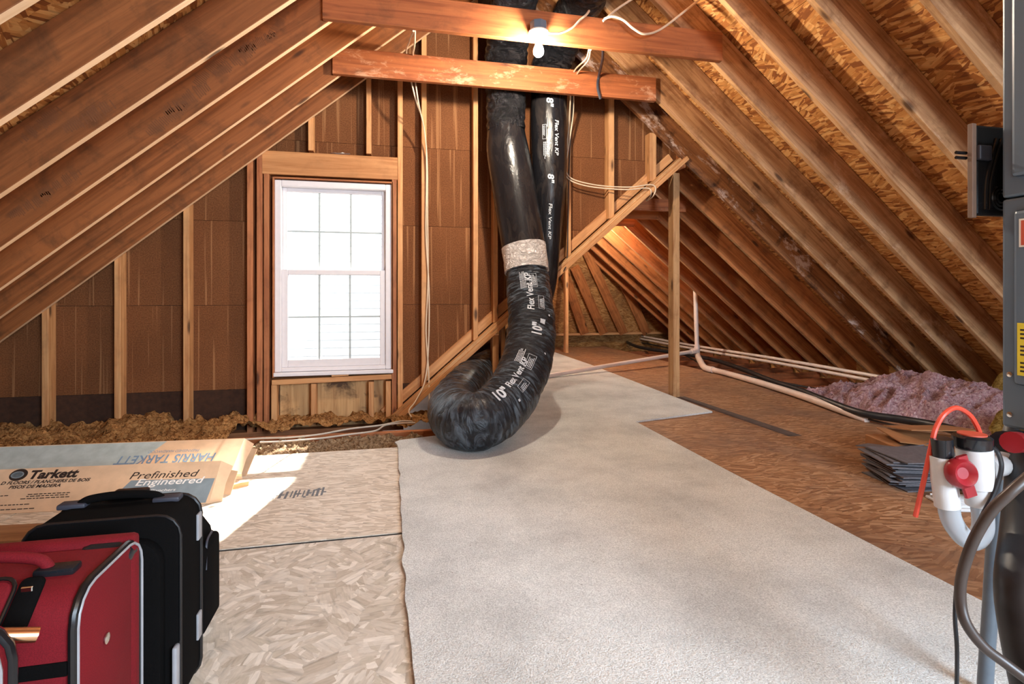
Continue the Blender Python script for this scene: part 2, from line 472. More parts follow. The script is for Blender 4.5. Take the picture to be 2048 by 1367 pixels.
M_['slate'] = plain('dark_shingle_sheet', srgb(98, 94, 98), 0.55, var=0.15, sc=60, bump=0.2)
M_['chrome'] = plain('chrome', (0.75, 0.74, 0.72), 0.2, 1.0, var=0.02)
M_['brass'] = plain('copper_coloured_metal', (0.8, 0.5, 0.3), 0.25, 1.0, var=0.03)
M_['pan_rim'] = plain('grey_brown_edge_strip', srgb(128, 106, 92), 0.6)
M_['paper'] = plain('crumpled_white_paper', srgb(232, 226, 220), 0.8, var=0.04)
M_['porcelain'] = plain('white_porcelain', srgb(235, 230, 222), 0.3, var=0.02)
M_['dark_backing'] = plain('flat_black_backing', (0.02, 0.02, 0.02), 0.9)  # flat black for the light-stop sheets and the painted shade in the floor seam
M_['drywall'] = plain('grey_drywall_back', srgb(90, 70, 58), 0.9)
M_['tape'] = plain('dark_grey_seam_tape', srgb(82, 68, 62), 0.8, var=0.2, sc=12)
M_['strap'] = plain('dark_nylon_strap', srgb(52, 54, 64), 0.5)


def cloth(name, c, sc=500, rough=0.8, spec=0.2):
    m = N(name); n = m.noise(m.coord(), sc, 2, 0.6); n2 = m.noise(m.coord(), 6, 3)
    c2 = m.ramp(n, [(0.3, tuple(x * 0.75 for x in c)), (0.7, tuple(min(1, x * 1.15) for x in c))])
    m.col(m.mix(1.0, c2, m.ramp(n2, [(0.3, 0.85), (0.7, 1.0)]), 'MULTIPLY')); m.rough(rough, 0, spec); m.bump(n, 0.3, 0.001); return m.m


M_['red_cloth'] = cloth('red_luggage_fabric', srgb(112, 18, 27))
M_['black_cloth'] = cloth('black_luggage_fabric', (0.004, 0.0036, 0.0036), 500, 0.9, 0.06)
M_['piping'] = plain('glossy_black_piping', (0.008, 0.008, 0.009), 0.25)
M_['piping_grey'] = plain('grey_piping', srgb(150, 150, 154), 0.35)


def fluff(name, c1, c2, c3, sc=55):
    m = N(name); v = m.coord(); n = m.noise(v, sc, 5, 0.75, 0.8); n2 = m.noise(v, 7, 4, 0.6)
    c = m.ramp(n, [(0.34, c3), (0.5, c1), (0.68, c2)])
    m.col(m.mix(1.0, c, m.ramp(n2, [(0.3, 0.7), (0.65, 1.0)]), 'MULTIPLY')); m.rough(0.95, 0, 0.1); m.bump(n, 1.0, 0.03); return m.m


M_['pink'] = fluff('pink_blown_insulation', srgb(216, 168, 172), srgb(244, 218, 216), srgb(136, 84, 90))
M_['tan'] = fluff('brown_blown_insulation', srgb(204, 142, 84), srgb(238, 188, 126), srgb(70, 40, 22))
M_['greyfluff'] = fluff('grey_blown_insulation', srgb(186, 150, 114), srgb(226, 200, 166), srgb(92, 62, 44))
M_['yellow'] = fluff('yellow_fibre_batt', srgb(176, 140, 70), srgb(208, 178, 110), srgb(90, 64, 26))


def glass_mat():
    m = N('clear_window_glass'); t = m.t; t.nodes.remove(m.p)
    tr = m.n('ShaderNodeBsdfTransparent'); tr.inputs[0].default_value = (0.96, 0.98, 0.98, 1)
    gl = m.n('ShaderNodeBsdfGlossy'); gl.inputs['Roughness'].default_value = 0.02
    fr = m.n('ShaderNodeFresnel'); fr.inputs[0].default_value = 1.45
    mx = m.n('ShaderNodeMixShader'); m.l(fr.outputs[0], mx.inputs[0]); m.l(tr.outputs[0], mx.inputs[1]); m.l(gl.outputs[0], mx.inputs[2])
    m.l(mx.outputs[0], t.nodes['Material Output'].inputs[0]); return m.m


M_['glass'] = glass_mat()


def emit_mat(name, col, st):
    m = N(name); m.p.inputs['Base Color'].default_value = (1, 1, 1, 1)
    m.p.inputs['Emission Color'].default_value = (*col, 1); m.p.inputs['Emission Strength'].default_value = st; return m.m


M_['bulb'] = emit_mat('lit_bulb_glass', (1.0, 0.87, 0.70), 2400)


def clear_mat():
    m = N('milky_clear_plastic'); m.col((0.62, 0.65, 0.68)); m.rough(0.25)
    m.p.inputs['Transmission Weight'].default_value = 0.55; m.p.inputs['IOR'].default_value = 1.2; return m.m


M_['clear'] = clear_mat()

# ------------------------------------------------------------------ roof
KL, KR, SL = 2.646, 4.055, 0.833          # underside planes: z = KL + SL x   and   z = KR - SL x
NRM = math.sqrt(1 + SL * SL); DEP = 0.188; OFF = (DEP + 0.004) * NRM
RX = (KR - KL) / (2 * SL); RZ = KL + SL * RX
KF, SF = -0.10, 0.868                      # left slope of the lower attic beyond the gable wall
NF = math.sqrt(1 + SF * SF)
FX = (KR - KF) / (SL + SF); FZ = KF + SF * FX
RY = [4.13, 3.79, 3.455, 3.07, 2.675, 2.27, 1.87, 1.47, 1.07, 0.67]     # front faces of the rafters


def slope_panels(parent, x_top, x_low, zf, sgn, y0, y1, mat, thick=0.012, row=1.2192, colw=2.4384):
    """4x8 sheets on a slope; local x along the ridge (world Y), local y up the slope"""
    top = Vector((x_top, 0, zf(x_top))); low = Vector((x_low, 0, zf(x_low)))
    up = (top - low).normalized(); Ltot = (top - low).length
    s = 0.0; r = 0
    while s < Ltot - 0.01:
        e = min(s + row, Ltot); yy = y1 + (0.6 if r % 2 else 0.0)
        while yy > y0:
            a, b = max(yy - colw, y0), min(yy, y1)
            if b - a > 0.05:
                M = frame((low.x, 0, low.z), (0, 1, 0), up)
                g = 0.0015
                poly = [(a + g, s + g), (b - g, s + g), (b - g, e - g), (a + g, e - g)]
                zz = (0.0, thick) if M.col[2].z > 0 else (-thick, 0.0)
                slab('roof_panel', poly, zz[0], zz[1], M, mat, parent)
            yy -= colw
        s = e; r += 1


ceil_l = empty('ceiling', (RX, 0, RZ), kind='structure')
for y in RY:
    a, b = Vector((-3.45, y + 0.019, KL + SL * -3.45)), Vector((RX - 0.02, y + 0.019, KL + SL * (RX - 0.02)))
    n = Vector((-SL, 0, 1)).normalized() * DEP / 2
    edge_slot(beam('rafter', a + n, b + n, 0.038, DEP, (0, 1, 0), M_['rafter'], ceil_l), M_['rafter_edge_lit'], 2)
slope_panels(ceil_l, RX, -3.6, lambda x: KL + OFF + SL * x, 1, -2.62, 4.30, M_['osb_roof'])
slab('light_stop_felt', [(-2.7, 0), (4.34, 0), (4.34, 5.9), (-2.7, 5.9)], 0.0, 0.004, frame((-3.65, 0, KL + OFF + 0.03 + SL * -3.65), (0, 1, 0), (1, 0, SL)), M_['dark_backing'], ceil_l)  # dark sheet added outside the panels to stop light through their gaps
beam('ridge_board', (RX, -2.6, RZ + 0.13), (RX, 4.13, RZ + 0.13), 0.038, 0.285, (1, 0, 0), M_['rafter'], ceil_l)

def boot_print(px, py, Y, ang, sc, seed):
    q = random.Random(seed); R = []
    for k in range(24):
        x = -0.13 + 0.011 * k; hw = 0.042 * math.sqrt(max(0.05, 1 - (x / 0.15) ** 2)) * (0.72 if -0.045 < x < 0.0 else 1)
        if q.random() < 0.15: continue
        a, b = -hw * q.uniform(0.6, 1), hw * q.uniform(0.6, 1)
        R.append((x * sc, a * sc, (x + 0.006) * sc, b * sc))
    p = onY(px, py, Y - 0.0012)
    flat('boot_print', R, frame(p, (math.cos(ang), 0, math.sin(ang)), (-math.sin(ang), 0, math.cos(ang))), M_['boot'], ceil_l)
for i, (px, py, Y, ang, sc) in enumerate(((335, 236, 3.07, 0.75, 0.95), (372, 198, 3.07, 0.62, 1.0), (418, 142, 3.07, 0.9, 0.9), (470, 120, 3.07, 0.7, 1.0), (515, 85, 3.07, 0.5, 0.8), (555, 48, 3.07, 1.1, 0.7), (180, 232, 2.675, 0.6, 0.9), (80, 250, 2.675, 0.8, 0.8), (120, 366, 3.07, 0.6, 0.8), (60, 410, 3.07, 0.6, 0.8))):
    boot_print(px, py, Y, ang, sc, i)

ceil_r = empty('ceiling', (RX, 0, RZ), kind='structure')
far_y = [4.53 + 0.395 * k for k in range(10)]
for i, y in enumerate(RY + far_y):
    x0 = RX + 0.02 if y < 4.3 else FX + 0.02
    b, a = Vector((4.95, y + 0.019, KR - SL * 4.95)), Vector((x0, y + 0.019, KR - SL * x0))
    n = Vector((SL, 0, 1)).normalized() * DEP / 2
    rr_ = beam('rafter', a + n, b + n, 0.038, DEP, (0, 1, 0), M_['rafter_mold'] if i == 0 else (M_['rafter_right'] if y < 4.3 else M_['rafter_far']), ceil_r)
    if i: edge_slot(rr_, M_['post'], 2)  # right-hand edges likewise get a paler wood for bounced light
slope_panels(ceil_r, RX, 5.0, lambda x: KR + OFF - SL * x, -1, -2.62, 9.6, M_['osb_roof'])
slab('light_stop_felt', [(-2.7, 0), (9.7, 0), (9.7, 5.6), (-2.7, 5.6)], -0.004, 0.0, frame((5.05, 0, KR + OFF + 0.03 - SL * 5.05), (0, 1, 0), (-1, 0, SL)), M_['dark_backing'], ceil_r)  # added sheet against light leaks on the right slope

ceil_f = empty('ceiling', (FX, 6, FZ), kind='structure')
for y in far_y:
    a, b = Vector((0.06, y + 0.019, KF + SF * 0.06)), Vector((FX - 0.02, y + 0.019, KF + SF * (FX - 0.02)))
    n = Vector((-SF, 0, 1)).normalized() * 0.07
    beam('rafter', a + n, b + n, 0.038, 0.14, (0, 1, 0), M_['rafter_far'], ceil_f)
slope_panels(ceil_f, FX + 0.05, 0.03, lambda x: KF + 0.145 * NF + SF * x, 1, 4.28, 9.4, M_['osb_far'])
slab('light_stop_felt', [(4.27, 0), (9.5, 0), (9.5, 3.4), (4.27, 3.4)], 0.0, 0.004, frame((0.03, 0, KF + 0.145 * NF + 0.03 + SF * 0.03), (0, 1, 0), (1, 0, SF)), M_['dark_backing'], ceil_f)  # added sheet keeping light out over the lower attic
beam('ridge_board', (FX, 4.17, FZ + 0.05), (FX, 8.2, FZ + 0.05), 0.038, 0.18, (1, 0, 0), M_['rafter_far'], ceil_f)
# hipped end of the lower attic
HS = 1.7; H0 = Vector((0, 8.95, 0.2)); hup = Vector((0, -1, HS)).normalized()
hn = Vector((0, HS, 1)).normalized()
hip = empty('ceiling', (3.6, 8.95, 0.2), kind='structure')
def onHip(px, py, off=0.0):
    r = ray(px, py); p0 = H0 + hn * off
    return CAM + r * ((p0 - CAM).dot(hn) / r.dot(hn))
for k, (s0, s1) in enumerate([(-0.62, 0.42), (0.42, 1.12), (1.12, 2.4)]):
    slab('roof_panel', [(0.2, s0 + 0.002), (5.6, s0 + 0.002), (5.6, s1 - 0.002), (0.2, s1 - 0.002)], 0.0, 0.012,
         frame(H0, (1, 0, 0), hup) if frame(H0, (1, 0, 0), hup).col[2].y > 0 else frame(H0, (1, 0, 0), hup), M_['osb_far'], hip)
slab('light_stop_felt', [(0.2, -0.7), (5.6, -0.7), (5.6, 2.4), (0.2, 2.4)], -0.034, -0.03, frame(H0, (1, 0, 0), hup), M_['dark_backing'], hip)  # added behind the hip panels so their seams let no light in
for (x0, y0, x1, y1) in [(1128, 545, 1168, 664), (1150, 535, 1206, 664), (1172, 500, 1246, 664), (1219, 505, 1292, 664), (1236, 520, 1340, 664), (1262, 545, 1390, 672)]:
    a, b = onHip(x0, y0, -0.07), onHip(x1, y1, -0.07)
    beam('rafter', a, b, 0.15, 0.10, Vector((1, 0, 0)), M_['rafter_far'], hip)
beam('wall_plate', (2.2, 8.86, 0.21), (5.0, 8.86, 0.21), 0.09, 0.04, (0, 1, 0), M_['stud'], hip)

# ------------------------------------------------------------------ gable wall with studs
YF, YS = 4.17, 4.262                       # stud fronts, sheathing inner face
wall = empty('wall_back', (0, YF, -0.1), kind='structure')
WX0, WX1, WZ0, WZ1 = -0.815, 0.012, 0.335, 1.73
rows = [-0.24, 0.21, 0.82, 1.43, 2.04, 2.65, 3.26, 3.9]
Mw = frame((0, YS, 0), (1, 0, 0), (0, 0, 1))       # local z -> -Y
BACK = []
for z0, z1 in zip(rows, rows[1:]):
    cuts = [-3.6, -1.39, 1.05, 3.6] if rows.index(z0) % 2 else [-3.6, -2.6, -0.17, 2.27, 3.6]
    cuts = sorted(set(cuts + ([WX0, WX1] if z1 > WZ0 and z0 < WZ1 else [])))
    for x0, x1 in zip(cuts, cuts[1:]):
        cells = [(z0, z1)]
        if x0 >= WX0 - 1e-6 and x1 <= WX1 + 1e-6:
            cells = [(a, b) for a, b in ((z0, min(z1, WZ0)), (max(z0, WZ1), z1)) if b - a > 0.005]
        for a, b in cells:
            g = 0.0012
            p = [(x0 + g, a + g), (x1 - g, a + g), (x1 - g, b - g), (x0 + g, b - g)]
            e_ = [(x0, a), (x1, a), (x1, b), (x0, b)]
            p, e_ = [clip(clip(clip(q, -SL, 1, KL + OFF), SL, 1, KR + OFF), SF, -1, -KF) for q in (p, e_)]
            if len(e_) > 2: BACK.append(e_)
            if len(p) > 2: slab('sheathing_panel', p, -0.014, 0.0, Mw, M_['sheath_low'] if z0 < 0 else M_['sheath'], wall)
slab('sheathing_panel', [(-0.79, -0.1), (-0.01, -0.1), (-0.01, 0.255), (-0.79, 0.255)], 0.001, 0.008, Mw, M_['ply_stain'], wall)


def stud(x, z0, z1, mat=None, w=0.038, y0=YF, d=0.09, cut=0.0, name='stud'):
    return beam(name, (x, y0 + d / 2, z0), (x, y0 + d / 2, z1), w, d, (1, 0, 0), mat or M_['stud'], wall)


def lz(x): return KL + SL * x + 0.05
def rz(x): return KR - SL * x + 0.05
def fz(x): return KF + SF * x + 0.075
for x in (-2.63, -3.02): stud(x, -0.09, lz(x))
for x in (-2.23, -1.808, -1.386): stud(x, -0.09, lz(x))
stud(-0.976, -0.085, lz(-0.976), M_['stud_red'])
stud(-0.912, -0.085, lz(-0.912), M_['stud_red'])                     # king stud left
stud(-0.866, -0.085, 1.765, M_['stud_red'], 0.036, name='jack_stud')
stud(-0.815, -0.085, 0.245, name='cripple_stud')
stud(-0.545, -0.06, 0.245, name='cripple_stud'); stud(-0.137, -0.05, 0.245, name='cripple_stud')
stud(-0.012, -0.05, 0.245, name='cripple_stud')
stud(0.031, -0.06, 1.765, M_['stud_red'], 0.036, name='jack_stud')
stud(0.075, -0.03, lz(0.075), M_['stud'])
stud(0.254, fz(0.254), lz(0.254)); stud(0.652, fz(0.652), lz(0.652))
stud(0.81, fz(0.81), 3.2); stud(1.415, fz(1.415), rz(1.415) - 0.05); stud(1.785, fz(1.785), rz(1.785) - 0.05, w=0.05); stud(2.16, fz(2.16), rz(2.16) - 0.05, w=0.06)
stud(-0.565, 1.95, lz(-0.565), w=0.036, name='cripple_stud'); stud(-0.155, 1.95, lz(-0.155), w=0.036, name='cripple_stud')
stud(0.81, -0.02, fz(0.81) - 0.1, w=0.05)                            # stud below the raking plate
stud(0.94, 0.1, fz(0.94) - 0.1, w=0.04, y0=4.5)
beam('header', (-0.893, YF + 0.03, 1.848), (0.055, YF + 0.03, 1.848), 0.06, 0.168, (0, 1, 0), M_['header'], wall)
beam('sill_plate', (-0.83, YF + 0.045, 0.263), (0.012, YF + 0.045, 0.278), 0.09, 0.036, (0, 1, 0), M_['stud'], wall)
beam('shim', (-0.42, YF + 0.03, 0.302), (-0.30, YF + 0.03, 0.305), 0.06, 0.02, (0, 1, 0), M_['stud'], wall)
beam('bottom_plate', (-3.4, YF + 0.045, -0.105), (0.1, YF + 0.045, -0.105), 0.09, 0.04, (0, 1, 0), M_['stud_red'], wall)
# raking boards over the opening to the lower attic
dr = Vector((1, 0, SF)).normalized(); up_ = Vector((-SF, 0, 1)).normalized()
q0 = Vector((0.02, 0, KF + SF * 0.02))
LR = (FX - 0.02) * NF
for nm, o0, o1, ya, yb, mt in (('raking_plate', 0.0, 0.036, 4.10, 4.19, 'stud'), ('raking_middle_board', 0.036, 0.062, 4.115, 4.19, 'pipe_grey'), ('raking_board', 0.064, 0.135, 4.225, 4.261, 'stud')):  # middle board sits slightly behind the plate, in post lumber
    c = q0 + up_ * (o0 + o1) / 2 + Vector((0, (ya + yb) / 2, 0))
    beam(nm, c, c + dr * (LR + (0.02 if 'plate' in nm else -0.03)), yb - ya, o1 - o0, (0, 1, 0), M_['post'] if mt == 'pipe_grey' else M_[mt], wall)
# window jamb lining boards
for x in (WX0 - 0.006, WX1 + 0.006):
    beam('jamb_board', (x, 4.235, 0.30), (x, 4.235, 1.745), 0.012, 0.13, (1, 0, 0), M_['stud_red'], wall)
beam('jamb_board', (WX0, 4.235, WZ1 + 0.012), (WX1, 4.235, WZ1 + 0.012), 0.13, 0.012, (0, 1, 0), M_['stud_red'], wall)

hv, hf = [], []
for (p) in BACK:
    k = len(hv); hv += [(x, y, -0.02) for x, y in p]; hf.append(tuple(range(k, k + len(p))))
link('light_stop_wrap', mesh('light_stop_wrap', hv, hf), Mw, M_['dark_backing'], wall)  # dark sheet added behind the sheathing to block light at the seams

# ------------------------------------------------------------------ window
win = empty('window_1', ((WX0 + WX1) / 2, 4.2, WZ0), kind='structure')
V = M_['vinyl']
def bar(name, x0, z0, x1, z1, y0, y1, mat, par, bev=0.004):
    return rbox(name, x1 - x0, y1 - y0, z1 - z0, bev, 1, Matrix.Translation(((x0 + x1) / 2, (y0 + y1) / 2, z0)), mat, par, smooth=False)
fw = 0.045
bar('frame_stile', WX0, WZ0, WX0 + fw, WZ1, 4.19, 4.30, V, win); bar('frame_stile', WX1 - fw, WZ0, WX1, WZ1, 4.19, 4.30, V, win)
bar('frame_head', WX0 + fw, WZ1 - fw, WX1 - fw, WZ1, 4.19, 4.30, V, win); bar('frame_sill', WX0 + fw, WZ0, WX1 - fw, WZ0 + 0.03, 4.19, 4.30, V, win)
bar('stool', WX0 - 0.004, WZ0 - 0.03, WX1 + 0.012, WZ0 - 0.002, 4.165, 4.30, V, win)
ix0, ix1 = WX0 + fw, WX1 - fw
zm = 1.062
def sash(nm, z0, z1, ya, yb, stile, bot, top):
    s = link(nm, mesh(nm, [], []), Matrix.Translation(((ix0 + ix1) / 2, ya, z0)), V, win)
    bm = bmesh.new()
    for a in ((ix0, z0, ix0 + stile, z1), (ix1 - stile, z0, ix1, z1), (ix0 + stile, z0, ix1 - stile, z0 + bot), (ix0 + stile, z1 - top, ix1 - stile, z1)):
        r = bmesh.ops.create_cube(bm, size=1)
        for v in r['verts']:
            v.co = Vector((v.co.x * (a[2] - a[0]) + (a[0] + a[2]) / 2 - (ix0 + ix1) / 2, v.co.y * (yb - ya) + (yb - ya) / 2, v.co.z * (a[3] - a[1]) + (a[1] + a[3]) / 2 - z0))
    bmesh.ops.bevel(bm, geom=[e for e in bm.edges], offset=0.003, segments=1, profile=0.5, affect='EDGES')
    bmesh.ops.recalc_face_normals(bm, faces=bm.faces); bm.to_mesh(s.data); bm.free()
    gx0, gx1, gz0, gz1 = ix0 + stile, ix1 - stile, z0 + bot, z1 - top
    ym = (ya + yb) / 2
    xs = [gx0 + (gx1 - gx0) * k / 3 for k in range(4)]; zs = [gz0, (gz0 + gz1) / 2, gz1]
    for x in xs[1:3]: bar('muntin', x - 0.007, gz0, x + 0.007, gz1, ym - 0.005, ym + 0.005, M_['muntin'], s, 0.001)
    bar('muntin', gx0, zs[1] - 0.006, gx1, zs[1] + 0.006, ym - 0.0045, ym + 0.0045, M_['muntin'], s, 0.001)
    for i in range(3):
        for j in range(2):
            bar('pane', xs[i] + 0.001, zs[j] + 0.001, xs[i + 1] - 0.001, zs[j + 1] - 0.001, ym - 0.001, ym + 0.001, M_['glass'], s, 0)
    return s
sash('upper_sash', zm - 0.02, WZ1 - fw, 4.245, 4.275, 0.03, 0.035, 0.03)
sash('lower_sash', WZ0 + 0.03, zm + 0.018, 4.208, 4.24, 0.042, 0.055, 0.036)

# ------------------------------------------------------------------ floor, back wall, eave walls
floor = empty('floor', (0, 0, 0), kind='structure')
def fpanel(x0, y0, x1, y1, mat, g=0.002):
    slab('floor_panel', [(x0 + g, y0 + g), (x1 - g, y0 + g), (x1 - g, y1 - g), (x0 + g, y1 - g)], -0.018, 0.0, None, mat, floor)
for x0, x1 in ((-3.3, -1.5), (-1.5, 0.94)):
    fpanel(x0, 2.082, x1, 3.25, M_['osb_floor2'], 0.003)
    for y0, y1 in ((0.85, 2.07), (-0.37, 0.85), (-1.59, -0.37), (-2.62, -1.59)): fpanel(x0, y0, x1, y1, M_['osb_floor'], 0.003)
fpanel(0.45, 3.25, 0.94, 4.0, M_['osb_brown'])
for x0, x1 in ((0.94, 2.5), (2.5, 3.62)):
    for y0, y1 in ((-2.62, 0.75), (0.75, 3.19), (3.19, 5.16), (5.16, 5.81), (5.81, 7.03), (7.03, 8.75)): fpanel(x0, y0, x1, y1, M_['osb_brown'])
slab('seam_shade_strip', [(-3.3, 2.0675), (0.94, 2.0675), (0.94, 2.0845), (-3.3, 2.0845)], -0.017, -0.0025, None, M_['dark_backing'], floor)  # black strip painting in the shade of the open board seam
slab('seam_tape', [(2.465, 2.95), (2.56, 2.95), (2.53, 4.3), (2.44, 4.3)], 0.0003, 0.0012, None, M_['tape'], floor)
for k in range(15):
    y = 2.0 + 0.43 * k
    beam('joist', (3.30, y, -0.115), (4.95, y, -0.115), 0.038, 0.19, (0, 1, 0), M_['joist'], floor)
beam('joist', (-3.3, 3.92, -0.10), (0.35, 3.78, -0.10), 0.045, 0.12, (0, 1, 0), M_['stud_red'], floor)
slab('drywall_backing', [(-3.9, -2.7), (5.6, -2.7), (5.6, 9.6), (-3.9, 9.6)], -0.24, -0.225, None, M_['drywall'], floor)
wf = slab('wall_front', [(-3.8, -0.3), (5.4, -0.3), (5.4, 0.0), (RX, RZ + 0.4), (-3.8, -0.2)], 0.0, 0.02, frame((0, -2.6, 0), (1, 0, 0), (0, 0, 1)), M_['sheath']); wf['kind'] = 'structure'
wl = slab('wall_left', [(-2.6, -0.3), (4.3, -0.3), (4.3, 0.2), (-2.6, 0.2)], 0.0, 0.02, frame((-3.5, 0, 0), (0, 1, 0), (0, 0, 1)), M_['osb_far']); wl['kind'] = 'structure'
wr = slab('wall_right', [(-2.6, -0.3), (9.3, -0.3), (9.3, 0.22), (-2.6, 0.22)], 0.0, 0.02, frame((4.97, 0, 0), (0, 1, 0), (0, 0, 1)), M_['osb_far']); wr['kind'] = 'structure'

# stamped marks on the board: row of illegible dark strokes
st_rects = []; x = 0.0
rs = random.Random(3)
s0, s1 = onZ(468, 1006), onZ(640, 992)
SLn = (s1 - s0).length
while x < SLn:
    h = rs.uniform(0.07, 0.105); wd = rs.uniform(0.006, 0.013); y = rs.uniform(0, 0.02)
    st_rects.append((x, y, x + wd, y + h))
    if rs.random() < 0.7:
        yy = rs.choice((0.0, 0.045, 0.08)); st_rects.append((x + wd, yy, x + wd + rs.uniform(0.006, 0.012), yy + 0.016))
    x += wd + rs.uniform(0.007, 0.015)
flat('stamped_print', st_rects, frame(s0 + Vector((0, 0, 0.0006)), s1 - s0, (0, 1, 0)), M_['ink_stamp'], floor)

# ------------------------------------------------------------------ neighbour house outside the window
nb = empty('neighbour_house_wall', (-1.0, 9.0, 0), 'white lap-sided house wall seen bright through the sash window', 'house')
for k in range(34):
    z = -1.2 + 0.125 * k
    M = Matrix.Translation((-1.0, 9.0, z)) @ Matrix.Rotation(math.radians(-7), 4, 'X')
    rbox('siding_board', 6.0, 0.014, 0.135, 0, 1, M, M_['siding'], nb, smooth=False)

# ------------------------------------------------------------------ carpet
def carpet():
    outline = [(0.05, -0.7), (1.69, -0.7), (1.675, 1.0), (1.66, 2.4), (1.672, 3.49), (1.9, 3.545), (2.385, 3.66), (2.43, 5.2), (2.47, 6.4), (2.462, 7.95), (1.05, 7.95), (1.02, 4.7), (0.75, 3.95), (0.5, 3.47), (0.06, 3.36), (0.028, 3.32)]
    left = []
    y = 3.25
    while y > -0.7:
        left.append((0.045 + 0.012 * noise.noise(Vector((0, y * 9, 0))) + (0.03 if y < 1.6 else 0) * min(1, (1.6 - y)), y)); y -= 0.03
    poly = outline + left
    bm = bmesh.new(); vs = [bm.verts.new((x, y, 0.0015)) for x, y in poly]; f = bm.faces.new(vs)
    r = bmesh.ops.extrude_face_region(bm, geom=[f]); tv = [v for v in r['geom'] if isinstance(v, bmesh.types.BMVert)]
    for v in tv: v.co.z = 0.013
    bmesh.ops.triangulate(bm, faces=[x for x in bm.faces if len(x.verts) > 4])
    o = link('carpet', bm_mesh('carpet', bm), None, M_['carpet'])
    tag(o, 'long off-white cut-pile carpet runner laid over the boards, wider past the duct', 'carpet')
carpet()

# ------------------------------------------------------------------ loose insulation (heightfields)
def field(name, x0, x1, y0, y1, h, step, mat, label, cat, keep=None):
    nx, ny = int((x1 - x0) / step), int((y1 - y0) / step); vs, fs, idx = [], [], {}
    for j in range(ny + 1):
        for i in range(nx + 1):
            x, y = x0 + (x1 - x0) * i / nx, y0 + (y1 - y0) * j / ny
            z = h(x, y)
            if z is None: continue
            p = Vector((x, y, 0))
            z += 0.02 * noise.noise(p * 20) + 0.012 * noise.noise(p * 48) + 0.014 * noise.noise(p * 80)
            idx[i, j] = len(vs)
            vs.append((x + 0.012 * noise.noise(p * 40 + Vector((5, 0, 0))), y + 0.012 * noise.noise(p * 40 + Vector((0, 9, 0))), z))
    for j in range(ny):
        for i in range(nx):
            k = [(i, j), (i + 1, j), (i + 1, j + 1), (i, j + 1)]
            if all(q in idx for q in k): fs.append(tuple(idx[q] for q in k))
    o = link(name, mesh(name, vs, fs), None, mat, None, True)
    return tag(o, label, cat, None, 'stuff')


studx = (-3.02, -2.63, -2.23, -1.808, -1.386, -0.976, -0.9, -0.545, -0.137)
def clump(x, y, f, sd):
    p = Vector((x * f, y * f, sd)); return 1 - abs(noise.noise(p)) * 2.2
def h_back(x, y):
    c = clump(x, y, 4.5, 2) * 0.05 + clump(x, y, 11, 5) * 0.025
    k = max(0, min(1, (-0.8 - x) / 0.3)); front = max(0, min(1, (3.98 - y) / 0.1))
    b = 0.5 + 0.5 * noise.noise(Vector((x * 2.7, 1, 2)))
    z = -0.10 + c + 0.09 * b * (1 - 0.6 * front) + 0.04 * k
    if y < 3.97 and x > -1.0: return None
    return z
field('wall_base_insulation', -3.3, 0.3, 3.28, 4.255, h_back, 0.014, M_['tan'], 'brown clumpy loose insulation filling the bays at the foot of the window wall', 'insulation')
def h_front(x, y): return -0.10 + clump(x, y, 6, 7) * 0.05 + clump(x, y, 14, 9) * 0.02
field('floor_edge_insulation', -1.0, 1.15, 3.265, 3.74, h_front, 0.012, M_['greyfluff'], 'grey brown loose insulation in the gap between the board edge and the window wall', 'insulation')
def h_pink(x, y):
    a = math.exp(-(((x - 4.18) / 0.42) ** 2 + ((y - 3.55) / 0.85) ** 2)) * 0.36
    b = math.exp(-(((x - 3.95) / 0.28) ** 2 + ((y - 2.75) / 0.7) ** 2)) * 0.24
    c = math.exp(-(((x - 3.66) / 0.16) ** 2 + ((y - 3.3) / 1.0) ** 2)) * 0.20
    z = -0.17 + a + b + c + 0.07 * noise.noise(Vector((x * 5, y * 5, 1))) + 0.05 * clump(x, y, 8, 3)
    return z
field('pink_insulation', 3.40, 4.72, 1.7, 4.9, h_pink, 0.017, M_['pink'], 'heap of pink blown insulation under the right eave by the joists', 'insulation')
bt = rbox('yellow_batt', 0.30, 0.16, 0.22, 0.05, 3, Matrix.Translation((4.30, 2.95, 0.12)) @ Matrix.Rotation(0.3, 4, 'X'), M_['yellow'])
for v in bt.data.vertices: v.co += Vector((noise.noise(v.co * 14), noise.noise(v.co * 14 + Vector((3, 0, 0))), noise.noise(v.co * 14 + Vector((0, 5, 0))))) * 0.03
tag(bt, 'yellow fibre batt remnant stuffed under the rafters beside the furnace', 'insulation')
b2 = rbox('yellow_batt', 0.34, 0.3, 0.16, 0.06, 3, Matrix.Translation((3.62, 2.36, 0.05)), M_['yellow'])
for v in b2.data.vertices: v.co += Vector((noise.noise(v.co * 14), noise.noise(v.co * 14 + Vector((3, 0, 0))), noise.noise(v.co * 14 + Vector((0, 5, 0))))) * 0.05
tag(b2, 'torn yellow batt lying low behind the white condensate trap', 'insulation')

